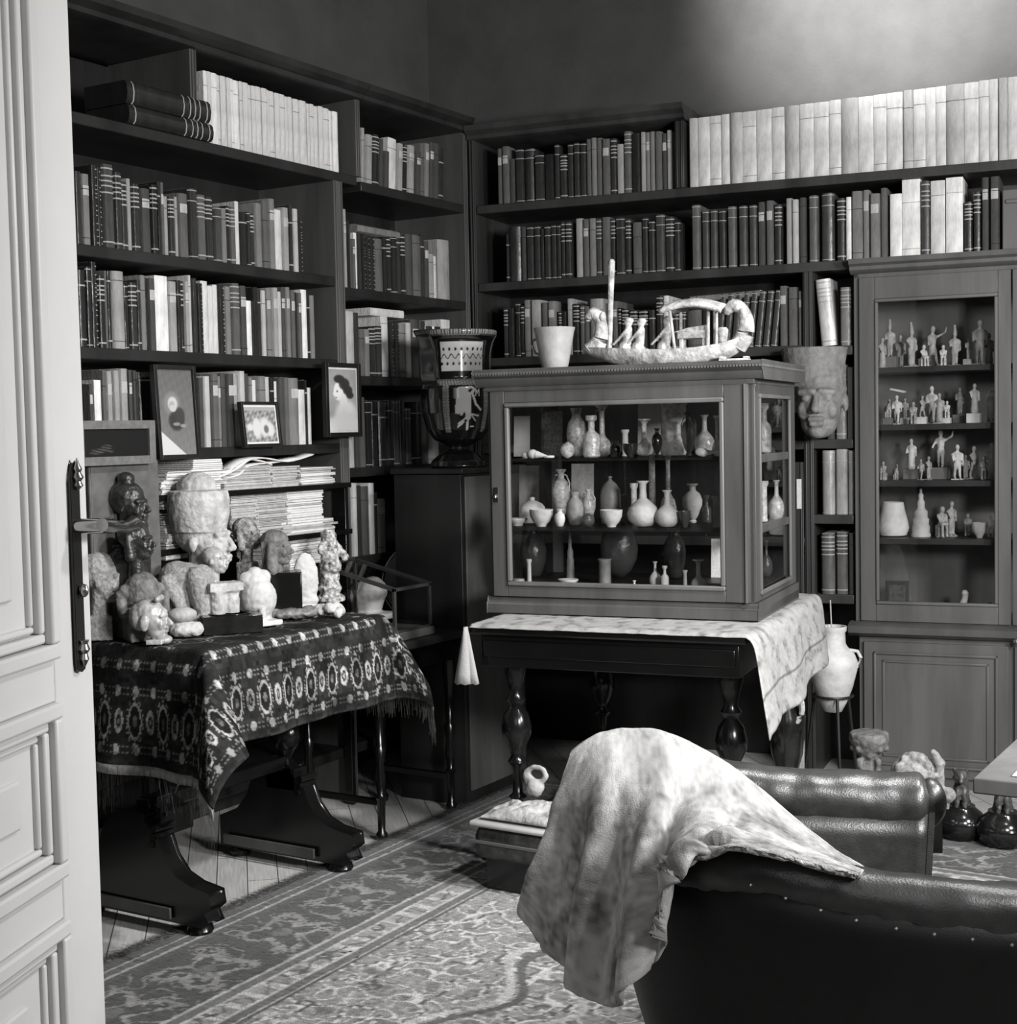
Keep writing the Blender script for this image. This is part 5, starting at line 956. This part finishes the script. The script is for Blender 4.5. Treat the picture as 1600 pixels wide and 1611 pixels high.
# ------------------------------------------------------------------ papers on the two ledges above the table
t = thing('paper_shelf_unit', 'dark open ledges holding piles of paper in front of the left bookcase', 'shelf unit', (-3.15, 3.1, 0)); 
ya, yb_ = FA.hit(262, 755)[0], FA.hit(526, 748)[0]
LZ = [1.148, .985, .85]
for z in LZ: MB().box((.0, 3.02-3.1, z-.018), (.075, yb_-3.1, z)).build('ledge', WOODB, t, bevel=.002)
for y in (3.02, yb_-.02): MB().box((.025, y-3.1, .0), (.06, y-3.1+.02, LZ[0]-.018)).build('side_board', WOODB, t, bevel=.002)
def stack(px0, px1, ybase, ytop, z, label, m=PAPER, n=None, jag=.006, X=-3.095, name='paper_stack', cat='papers', dd=.2):
    a, c_ = PX(px0, ybase, X), PX(px1, ybase, X); h = PX((px0+px1)/2, ytop, X).z-z; n = n or max(3, int(h/.006)); b = MB()
    ws = [rnd.uniform(.35, 1.9) for _ in range(n)]; cz = [sum(ws[:i])/sum(ws) for i in range(n+1)]
    for i in range(n):
        y0, y1 = a.y+rnd.uniform(-jag, jag), c_.y+rnd.uniform(-jag, jag)*2; x1 = X+rnd.uniform(-jag, jag); q = rnd.uniform(0, .0012); b.box((x1-dd, y0, z+h*cz[i]+.0002), (x1, y1, z+h*cz[i+1]-.0003-q), 1 if rnd.random() < .25 else 0)
    o = b.build(name, [m, PAPERG], smooth=0); recenter(o); return tag(o, label, cat)
stack(262, 352, 755, 740, LZ[0], 'low flat pile of white papers at the left of the upper ledge')
zz0 = PX(320, 741, -3.09).z; stack(303, 350, 741, 722, zz0, 'short block of notepads on top of the low left paper pile', jag=.003)
stack(352, 428, 752, 733, LZ[0], 'middle pile of grey papers under the curled magazines, upper ledge', PAPERG)
stack(428, 470, 750, 733, LZ[0], 'dense block of grey papers right of the middle pile, upper ledge', PAPERG)
stack(474, 524, 748, 735, LZ[0], 'white paper pile at the right end of the upper ledge')
stack(255, 282, 772, 757, LZ[0]-.045, 'small stack of pads at the left end just below the upper ledge')
stack(362, 405, 818, 775, LZ[1], 'pile of grey ragged papers at the left of the middle ledge', PAPERG)
stack(400, 455, 815, 770, LZ[1], 'pile of mixed papers in the centre of the middle ledge', PAPERG, jag=.009)
stack(452, 508, 808, 764, LZ[1], 'tall neat white paper pile at the right of the middle ledge', jag=.003)
stack(445, 526, 862, 818, LZ[2], 'white paper pile on the lowest ledge behind the figurine', jag=.008)
stack(262, 300, 842, 806, .95, 'white papers behind the granite crouching figure', X=-3.09)
for i, (pts, lab) in enumerate([([(352, 750), (375, 738), (395, 724), (420, 722), (455, 727), (494, 716)], 'longest curled open magazine lying on top of the paper piles, upper ledge'), ([(356, 747), (372, 732), (392, 722), (412, 724), (430, 730)], 'short curled magazine on the paper piles, upper ledge'), ([(350, 752), (380, 744), (396, 730), (440, 724), (474, 718)], 'curled magazine with raised right edge on the paper piles, upper ledge')]):
    P_ = [PX(a, c_-1+i*2, -3.085) for a, c_ in pts]; b = MB(); g = [[cr(P_, j/24)+Vector((-q*.05-.004*i, 0, .004*q)) for q in (0, .5, 1)] for j in range(25)]; o = b.grid(g).build('magazine', PAPER, smooth=180, solid=.004); recenter(o); tag(o, lab, 'magazine')
# ------------------------------------------------------------------ floor rug
X0, X1, Y0, Y1 = -2.705, .55, .9, 4.58; aa = np.concatenate([np.arange(X0, -.75, .0055), np.linspace(-.75, X1, 110)]); bb = np.concatenate([np.linspace(Y0, 1.85, 80)[:-1], np.arange(1.85, Y1, .0055), [Y1]]); na, nb_ = len(aa), len(bb); A_, B_ = np.meshgrid(aa, bb, indexing='ij')
e = np.minimum(np.minimum(A_-X0, X1-A_), np.minimum(B_-Y0+.5, Y1-B_)); along = np.where((A_-X0 <= e+1e-6) | (X1-A_ <= e+1e-6), B_, A_)
def nz2(s, z=0, st=2):
    q = np.array([[noise.noise(Vector((x_*s, y_*s, z))) for y_ in bb[::st]] for x_ in aa[::st]]); return np.repeat(np.repeat(q, st, 0), st, 1)[:na, :nb_]
n1, n2, n3, n4 = nz2(8), nz2(13, 3, 1), nz2(70, 7, 1), nz2(21, 11, 1); n5 = np.array([[noise.noise(Vector((x_*18, y_*170, 2))) for y_ in bb] for x_ in aa])
c = np.full(A_.shape, .055)
# curled floral scrolls: contour lines of smooth noise
sc1 = np.abs(n2) < .035; sc2 = np.abs(n1-.12) < .02; sc3 = np.abs(n4-.12) < .04
inner = e > .56
c[inner] = .2; c[inner & sc3] = .36; c[inner & (n4 > .3)] = .13; c[inner & sc1] = .46; c[inner & (np.abs(n2-.09) < .02)] = .1; c[inner & sc2] = .07; c[inner & (np.abs(n1-.17) < .02)] = .42
wide = (e > .12) & (e < .40); c[wide] = .04; c[wide & sc1 & (n1 > -.15)] = .17; u_ = ((along/.30) % 1-.5)*.30; d_ = np.sqrt((u_/.1)**2+((e-.26)/.075)**2); d_ = d_*(1+.5*n2+.8*n3*.4); rosette = np.abs(d_-1+.35*np.cos(4*np.arctan2(e-.26, u_))) < .17; c[wide & rosette] = .2; c[wide & (d_ < .35)] = .1
for lo, hi, v in ((.05, .058, .3), (.058, .085, .07), (.085, .094, .28), (.40, .409, .32), (.409, .44, .10), (.44, .448, .34), (.448, .505, .2), (.505, .513, .36), (.513, .54, .09), (.54, .55, .32)): c[(e >= lo) & (e < hi)] = v
g_ = (e > .448) & (e < .505); c[g_ & (np.abs(((along/.07) % 1-.5)*.07) < .012)] = .38; c[g_ & (np.abs(n2) < .05)] = .07
cx_, cy_ = -1.15, 2.75
for rr_, v in ((.62, .36), (.58, .07), (.40, .34), (.2, .4)): dd = np.abs(np.hypot(A_-cx_, (B_-cy_)*.8)*(1+.12*np.cos(8*np.arctan2(B_-cy_, A_-cx_)))-rr_); c[inner & (dd < .014)] = v
c = np.clip(c*1.3*(1+.5*n3+.45*n5+.25*n2), .012, .7)
g = [[(aa[i], bb[j], .011+.0018*n3[i, j]+.001*n1[i, j]) for j in range(nb_)] for i in range(na)]
rg = MB().grid(g).build('floor_rug', painted('rug_wool', .92, .2, .6, 180, sheen=.2), None, smooth=180, solid=0); color(rg, c.ravel()); tag(rg, 'large worn oriental rug covering the floor under the leather armchair', 'rug')
b = MB().box((X0, Y0, .001), (X1, Y1, .0095)); b.build('backing', mat('rug_backing', .05, .9, .2), rg, smooth=0)
b = MB()
for k_ in range(5200):
    y = rnd.uniform(1.6, Y1); x = X0+rnd.uniform(-.004, .02); L2 = rnd.uniform(.02, .055); an = rnd.uniform(-.5, .5); q = Vector((x-L2*math.cos(an), y+L2*math.sin(an), rnd.uniform(.002, .012))); w_ = Vector((0, .0012, 0)); p0 = Vector((x, y, .012))
    b.add([p0-w_, p0+w_, q+w_*.4, q-w_*.4], [(0, 1, 2, 3)])
o = b.build('fringe', mat('rug_fringe', .11, .9, .2, .5, 90), rg, smooth=0); o['kind'] = 'stuff'

# ------------------------------------------------------------------ leather tub armchair and its throw
def PDl(L): return [PD(*q) for q in L]
rim = PDl([(1463, 1262, 2.44), (1400, 1260, 2.45), (1300, 1256, 2.45), (1210, 1250, 2.45), (1130, 1236, 2.45), (1050, 1215, 2.43), (985, 1212, 2.36), (958, 1240, 2.25), (985, 1310, 2.13), (1050, 1358, 2.03), (1120, 1368, 1.96), (1200, 1376, 1.92), (1300, 1396, 1.89), (1420, 1418, 1.87), (1600, 1434, 1.86), (1760, 1436, 1.88)])
NR = 90; RC = [cr(rim, i/(NR-1)) for i in range(NR)]; RR = [float(np.interp(i/(NR-1), [0, .02, .1, .3, .5, .6, 1], [.024, .052, .052, .048, .04, .036, .038])) for i in range(NR)]
cen = sum(RC, Vector())/NR; cen.z = 0; cen = (RC[10]+RC[-14])/2; cen.z = 0
t = thing('armchair', 'dark leather tub armchair seen from behind, lower right foreground', 'armchair', cen)
L0 = lambda v: Vector((v.x-cen.x, v.y-cen.y, v.z))
b = MB(); b.tube([L0(p) for p in RC], RR, 16)
for k_ in range(30):   # creases where the hide is pulled over the roll
    i = int(3+k_*2.7); 
b.sphere(L0(RC[0]), (.03, .03, .043)); o = b.build('padded_rim', LEATH, t, smooth=180)
m = o.modifiers.new('sub', 'SUBSURF'); m.levels = 1; m.render_levels = 1
tx = bpy.data.textures.new('crease', 'CLOUDS'); tx.noise_scale = .035; m = o.modifiers.new('disp', 'DISPLACE'); m.texture = tx; m.strength = .006; m.mid_level = .5
def wall(side, ztop_off, shrink, zb, name, mt):
    G = []
    for i in range(NR):
        p = L0(RC[i]); a = L0(RC[min(i+1, NR-1)])-L0(RC[max(i-1, 0)]); n_ = Vector((a.y, -a.x, 0)).normalized(); toc = Vector((-p.x, -p.y, 0))
        if n_.dot(toc) > 0: n_ = -n_
        q = p+n_*(RR[i]*.8*side); bt_ = Vector((p.x*(1-shrink), p.y*(1-shrink), zb)); q.z = p.z-.012
        G.append([q.lerp(Vector((bt_.x, bt_.y, zb)), j/14)+n_*(.012*math.sin(j/14*3.14))*side for j in range(15)])
    return MB().grid(G).build(name, mt, t, smooth=180, solid=.006)
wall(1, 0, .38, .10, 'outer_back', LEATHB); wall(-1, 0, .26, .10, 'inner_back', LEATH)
b = MB(); b.lathe((0, 0, .2), [(.05, 0), (.26, .01), (.29, .05), (.29, .17), (.26, .22), (.05, .235)], 32); b.build('seat_cushion', LEATH, t, smooth=60)
for k_ in range(4): a = math.pi/4+k_*math.pi/2; MB().lathe((math.cos(a)*.2, math.sin(a)*.2, .0115), [(.016, 0), (.02, .02), (.026, .19)], 12).build('leg', WOODB, t)
Tm = [L0(RC[0]), Vector((L0(RC[0]).x*.8, L0(RC[0]).y*.8, .1))]
b = MB(); p = L0(RC[0]); a = (L0(RC[0])-L0(RC[3])).normalized(); sdn = Vector((a.y, -a.x, 0)); b.add([p+sdn*.036+Z*-.01, p-sdn*.036+Z*-.01, Vector((p.x*.68, p.y*.68, .1))-sdn*.03, Vector((p.x*.68, p.y*.68, .1))+sdn*.03], [(0, 1, 2, 3)]); b.build('arm_front', LEATH, t, smooth=0, solid=.01)
for px, py in ((1181, 1392), (1236, 1413), (1291, 1432), (1347, 1448), (1410, 1461), (1470, 1470), (1530, 1478), (1592, 1487)):
    i = min(range(45, NR), key=lambda q: abs(800+FPX*((RC[q]-Vector((0, 0, CAMH))).dot(RT))/depth(RC[q])-px)); n_ = Vector((-L0(RC[i]).x, -L0(RC[i]).y, 0)).normalized()*-1
    p = PD(px, py, depth(RC[i])-.047); o = MB().sphere((0, 0, 0), .0026, 8).build('upholstery_nail', BRASS, t); o.location = L0(p)

CG = [[(897, 1205, 2.46), (900, 1186, 2.36), (880, 1250, 2.25), (866, 1330, 2.18), (846, 1390, 2.15), (829, 1430, 2.14)],
      [(930, 1190, 2.5), (924, 1166, 2.40), (905, 1240, 2.2), (893, 1330, 2.11), (872, 1420, 2.07), (860, 1500, 2.05)],
      [(955, 1190, 2.53), (950, 1155, 2.44), (944, 1240, 2.14), (935, 1340, 2.05), (915, 1450, 2.01), (903, 1548, 1.99)],
      [(988, 1190, 2.55), (985, 1149, 2.47), (985, 1240, 2.11), (975, 1340, 2.0), (962, 1460, 1.97), (945, 1583, 1.95)],
      [(1033, 1195, 2.56), (1030, 1151, 2.48), (1030, 1240, 2.10), (1012, 1340, 1.97), (1000, 1450, 1.94), (985, 1568, 1.92)],
      [(1085, 1205, 2.55), (1080, 1168, 2.46), (1078, 1250, 2.10), (1052, 1330, 1.94), (1037, 1400, 1.90), (1030, 1495, 1.9)],
      [(1145, 1230, 2.5), (1140, 1203, 2.40), (1130, 1260, 2.08), (1105, 1310, 1.95), (1075, 1345, 1.88), (1046, 1378, 1.88)],
      [(1203, 1265, 2.4), (1200, 1248, 2.25), (1186, 1285, 2.05), (1170, 1310, 1.95), (1152, 1325, 1.88), (1130, 1337, 1.87)],
      [(1272, 1320, 2.2), (1270, 1308, 2.06), (1256, 1324, 1.97), (1240, 1335, 1.91), (1222, 1340, 1.86), (1206, 1344, 1.85)],
      [(1322, 1352, 2.05), (1320, 1344, 1.96), (1310, 1350, 1.91), (1300, 1356, 1.87), (1291, 1361, 1.85), (1281, 1364, 1.845)],
      [(1362, 1378, 1.95), (1362, 1371, 1.9), (1358, 1373, 1.87), (1354, 1375, 1.85), (1350, 1377, 1.84), (1346, 1379, 1.835)]]
CG = [PDl(r_) for r_ in CG]; NA, NB = 130, 110; G = []
for i in range(NA):
    col = [cr([CG[a][b_] for a in range(11)], i/(NA-1)) for b_ in range(6)]; G.append([cr(col, j/(NB-1)) for j in range(NB)])
G2 = [r_[:] for r_ in G]; cols = []
for i in range(NA):
    for j in range(NB):
        du_ = G[min(i+1, NA-1)][j]-G[max(i-1, 0)][j]; dv_ = G[i][min(j+1, NB-1)]-G[i][max(j-1, 0)]; n_ = du_.cross(dv_); n_ = n_.normalized() if n_.length > 1e-9 else Z
        if n_.dot(-FW) < 0: n_ = -n_
        v = j/(NB-1); u = i/(NA-1); am = max(0, min(1, (v-.35)/.4))*(1 if u < .62 else max(0, 1-(u-.62)/.1))
        fold = .017*math.sin(u*34+.8*math.sin(v*3))*am+.007*math.sin(u*61+1)*am
        G2[i][j] = G[i][j]+n_*(fold+.0022*vnoise(u*14, v*12)+.0006*vnoise(u*90, v*70))
        if j == NB-1: G2[i][j] += Z*(.006*vnoise(u*60, 3))
        m_ = vnoise(u*9, v*6, 5)+.8*vnoise(u*30, v*14, 8)+.8*vnoise(u*70, v*45, 3); cols.append(max(.09, min(.5, .32+(.12+.14*min(1, v*1.6))*m_)))
bl = MB().grid(G2).build('throw_blanket', painted('velvety_throw', .95, .1, .3, 420, sheen=.2), None, smooth=180, solid=.008); color(bl, cols); tag(bl, 'pale velvety throw draped over the back of the leather armchair', 'blanket')

# ------------------------------------------------------------------ chest on the rug with cloth and ring-handled clay piece
ZC = .10; p = PZ(796, 1368, ZC); k = mpp(p)
fl_ = PZ(742, 1352, ZC); fr2 = PZ(860, 1372, ZC); wd = (fr2-fl_).length; an = math.atan2(fr2.y-fl_.y, fr2.x-fl_.x); hc = PD(760, 1287, depth(fl_)).z-ZC
t = thing('chest', 'small rounded mottled leather chest with pale rim, standing on the rug', 'chest', fl_, an)
MOT = mat('mottled_leather', .05, .5, .5, .7, 22, .3, 60)
b = MB(); b.box((0, 0, .0), (wd+.06, .2, hc-.02)); b.build('body', MOT, t, bevel=.03)
MB().box((.03, .03, -ZC+.0125), (wd+.03, .17, .005)).build('plinth', WOODB, t, bevel=.004)
b = MB(); b.box((-.006, -.006, hc-.02), (wd+.066, .206, hc-.004)); b.build('lid_rim', mat('rim_pale', .5, .3, .5, .1), t, bevel=.007)
b = MB(); b.box((.0, -.004, .05), (wd+.06, .001, .06)).build('strap', mat('strap_dark', .12, .5), t, bevel=.002)
G = []
for i in range(60):
    G.append([(.02+i/59*(wd+.02), .015+j/39*.165, hc+.004+max(0, .034*math.sin(math.pi*i/59)**.5*math.sin(math.pi*j/39)**.5*(1+.7*vnoise(i*.09, j*.1, 2)+.25*vnoise(i*.25, j*.25)))) for j in range(40)])
b = MB().grid(G); o = b.build('crumpled_cloth', mat('linen_crumpled', .42, .9, .2, .25, 40, .5, 60), None, smooth=180, solid=.003); o.location = fl_; o.rotation_euler = (0, 0, an); tag(o, 'crumpled pale cloth lying on top of the small chest', 'cloth')
q = PD(842, 1262, depth(fl_)+.16); z_ = fl_.z+hc+.015; k = mpp(q)
o = blob('looped_jug', [('s', (0, 0, .35), (.36, .3, .34))]+[('c', (math.cos(a)*.36+.1, 0, .85+math.sin(a)*.26), (math.cos(a+.35)*.36+.1, 0, .85+math.sin(a+.35)*.26), .1) for a in [i*.35 for i in range(18)]]+[('s', (-.34, 0, .75), (.14, .12, .28)), ('c', (-.3, 0, .4), (-.34, 0, .8), .1)], CLAYL, .005, smooth=2, rough=.003, rz=an, sc=44*k, loc=(q.x, q.y, z_)); tag(o, 'white clay vessel with large loop handle on top of the small chest', 'vessel')

# ------------------------------------------------------------------ desk corner and things on the floor at the right
dc = PZ(1530, 1222, .74); t = thing('desk', 'dark desk whose pale-edged corner enters at the right edge', 'desk', (dc.x, dc.y, 0))
MB().box((0, 0, .712), (1.3, .8, .738)).build('desk_top', WOODL, t, bevel=.003); MB().box((.35, .25, .62), (1.2, .75, .712)).build('apron', WOODB, t, bevel=.002)
for x in (.4, 1.1):
    for y in (.3, .66): MB().box((x, y, 0), (x+.05, y+.05, .62)).build('leg', WOODB, t, bevel=.003)
o = MB().box((0, 0, 0), (.62, .5, .0012)).build('writing_paper', PAPER, smooth=0); o.location = (dc.x+.055, dc.y+.035, .7392); tag(o, 'white paper sheet lying on the desk corner at right edge', 'paper')
def lion(px, pyb, pyt, lab):
    p = PZ(px, pyb, .0122); k = mpp(p); h = (pyb-pyt)*k; t = thing('lion_dog_ornament', lab, 'ornament', p)
    MB().lathe((0, 0, 0), [(.26*h, 0), (.30*h, .03*h), (.34*h, .1*h), (.36*h, .22*h), (.30*h, .36*h), (.2*h, .44*h), (.2*h, .47*h)], 24).build('round_base', CLAYD, t, smooth=60)
    MB().tube([(math.cos(a)*.33*h, math.sin(a)*.33*h, .25*h) for a in [i*math.pi/12 for i in range(24)]], .025*h, 6, 0, True).build('moulding', CLAYD, t)
    o = blob('lion_dog', figure_parts('dog', .62), mat('bronze_figure', .07, .4, .6, .6, 60, .4, 60), .0045, t, 2, .003, 60, CAMD(p), h, (0, 0, .42*h))
lion(1512, 1316, 1208, 'dark glazed lion-dog on round base, left of the two by the desk'); lion(1578, 1328, 1214, 'dark glazed lion-dog on round base, right of the two, under the desk edge')
def onfloor(name, px, ytop, h, lab, parts, m, yw, vox=.004, rough=.003):
    # stands on the floor in front of the tall cabinet; height h in metres
    dd = (CAMH-h)*FPX; off = .2; fr = FB; d = ray(px, ytop); tt = (h-CAMH)/d.z; p = d*tt; hh = .175; p.z = h-hh; o = blob(name, parts, m, vox, None, 2, rough, 30, CAMD(p)+yw, hh, p); q = MB().box((-.075, -.075, 0), (.075, .075, h-hh-.0125)).build('low_plinth', WOODB, bevel=.004); q.location = (p.x, p.y, .012); q.rotation_euler = (0, 0, CAMD(p)); tag(q, 'low black plinth under the %s' % name.replace('_', ' '), 'plinth'); return tag(o, lab, 'sculpture')
onfloor('carved_capital', 1367, 1150, .36, 'grey carved capital with face, on the floor before the tall cabinet', [('l', (0, 0, 0), [(.25, 0), (.27, .1), (.2, .3), (.17, .5), (.3, .72), (.36, .85), (.34, .98), (.1, 1)])]+[('s', (.28*math.cos(a), .28*math.sin(a), .75+.08*math.cos(3*a)), .07) for a in [i*.7 for i in range(9)]]+[('s', (.2, 0, .6), .06), ('c', (.16, -.14, .2), (.2, -.16, .5), .06), ('c', (.16, .14, .2), (.2, .16, .5), .06)], mat('relief_grey', .14, .75, .3, .5, 50, .5, 60), 0)
onfloor('carved_relief', 1442, 1180, .31, 'stone relief of a curly head with raised hand, right of the carved capital', [('s', (0, -.05, .5), (.2, .42, .48)), ('s', (.12, .0, .5), (.2, .24, .3)), ('c', (.1, .38, .1), (.1, .4, .8), .09, .07), ('c', (.1, .4, .8), (.1, .28, 1.0), .09, .06), ('s', (.1, .52, .25), .14), ('b', (-.15, -.4, 0), (.15, .55, .2))]+[('s', (.14+.04*math.cos(i), -.28*math.cos(i*.5)-.05, .55+.36*math.sin(i*.5)), .09) for i in range(8)], mat('relief_pale', .3, .75, .3, .5, 50, .5, 60), 0)

# ------------------------------------------------------------------ amphora in an iron stand, with a rod, and the things under the glass-case table
pa = FB.hit(1310, 985, .35); p = FB.w(pa[0], .35, 0); k = mpp(p); ztop = FB.hit(1310, 985, .35)[1]; H2 = 136*k; z0 = ztop-H2
t = thing('amphora', 'white pointed clay amphora with one small handle, right of the draped cloth', 'vase', (p.x, p.y, z0), TH)
MB().lathe((0, 0, 0), [(r*k*38, z*H2) for r, z in [(.1, 0), (.35, .015), (.55, .12), (.8, .3), (.98, .5), (1, .6), (.85, .7), (.6, .76), (.52, .8), (.5, .93), (.56, .95), (.57, 1), (.48, 1), (.42, .85)]], 28).build('body', CLAYW, t, smooth=60)
MB().tube([(26*k, 0, H2*.73), (38*k, 0, H2*.72), (43*k, 0, H2*.65), (38*k, 0, H2*.55), (33*k, 0, H2*.52)], 2.8*k, 8).build('handle', CLAYW, t)
o = MB().tube([(0, 0, -.10), (-.008, 0, .09)], .0025, 6).build('thin_rod', CLAYL); o.location = (p.x, p.y, ztop); tag(o, 'thin pale rod standing in the mouth of the white amphora', 'rod')
t = thing('amphora_stand', 'dark iron ring stand holding the white amphora off the floor', 'stand', (p.x, p.y, .0), TH)
zr_ = z0+.06; MB().tube([(math.cos(a)*k*30, math.sin(a)*k*30, zr_) for a in [i*math.pi/12 for i in range(24)]], .005, 6, 0, True).build('ring', BLACKM, t)
for i in range(3): a = i*2*math.pi/3+.9; MB().tube([(math.cos(a)*k*30, math.sin(a)*k*30, zr_), (math.cos(a)*.09, math.sin(a)*.09, .2), (math.cos(a)*.12, math.sin(a)*.12, .0)], .006, 6).build('leg', BLACKM, t)
q = FK.w(.12, -.45, 0); t = thing('wall_jug', 'dark glossy jug with a pale curled handle under the draped cloth', 'jug', (q.x, q.y, 0)); k = mpp(q); qz = PD(1238, 1150, depth(q)).z
q2 = PD(1238, 1150, depth(q)); t.location = (q2.x, q2.y, 0)
MB().lathe((0, 0, 0), [(.06, 0), (.065, .02), (.03, .05), (.03, qz*.6), (.05, qz*.8), (.06, qz+.05), (.03, qz+.1), (.035, qz+.13)], 20).build('body', CLAYD, t, smooth=60)
cc = [Vector((0.01, -.02, qz+.11)), Vector((.05, -.03, qz+.125)), Vector((.062, -.03, qz+.08)), Vector((.045, -.03, qz+.04)), Vector((.015, -.03, qz+.03))]; MB().tube([cr(cc, i/12) for i in range(13)], .009, 8).build('handle', GLAZE, t)
q3 = PD(1254, 1215, depth(q)+.15); zt3 = PD(1254, 1160, depth(q)+.15).z; b = MB(); kk = mpp(q3)
b.prism([(-.03, 0), (.022, 0), (.022, zt3), (.01, zt3), (-.004, zt3*.75), (-.012, zt3*.45)], 'y', -.01, .01); o = b.build('folded_paper', PAPERG, bevel=.002); o.location = (q3.x, q3.y, 0); o.rotation_euler = (0, 0, CAMD(q3)+R(90)); tag(o, 'tall pale folded paper standing under the table behind the turned leg', 'paper')
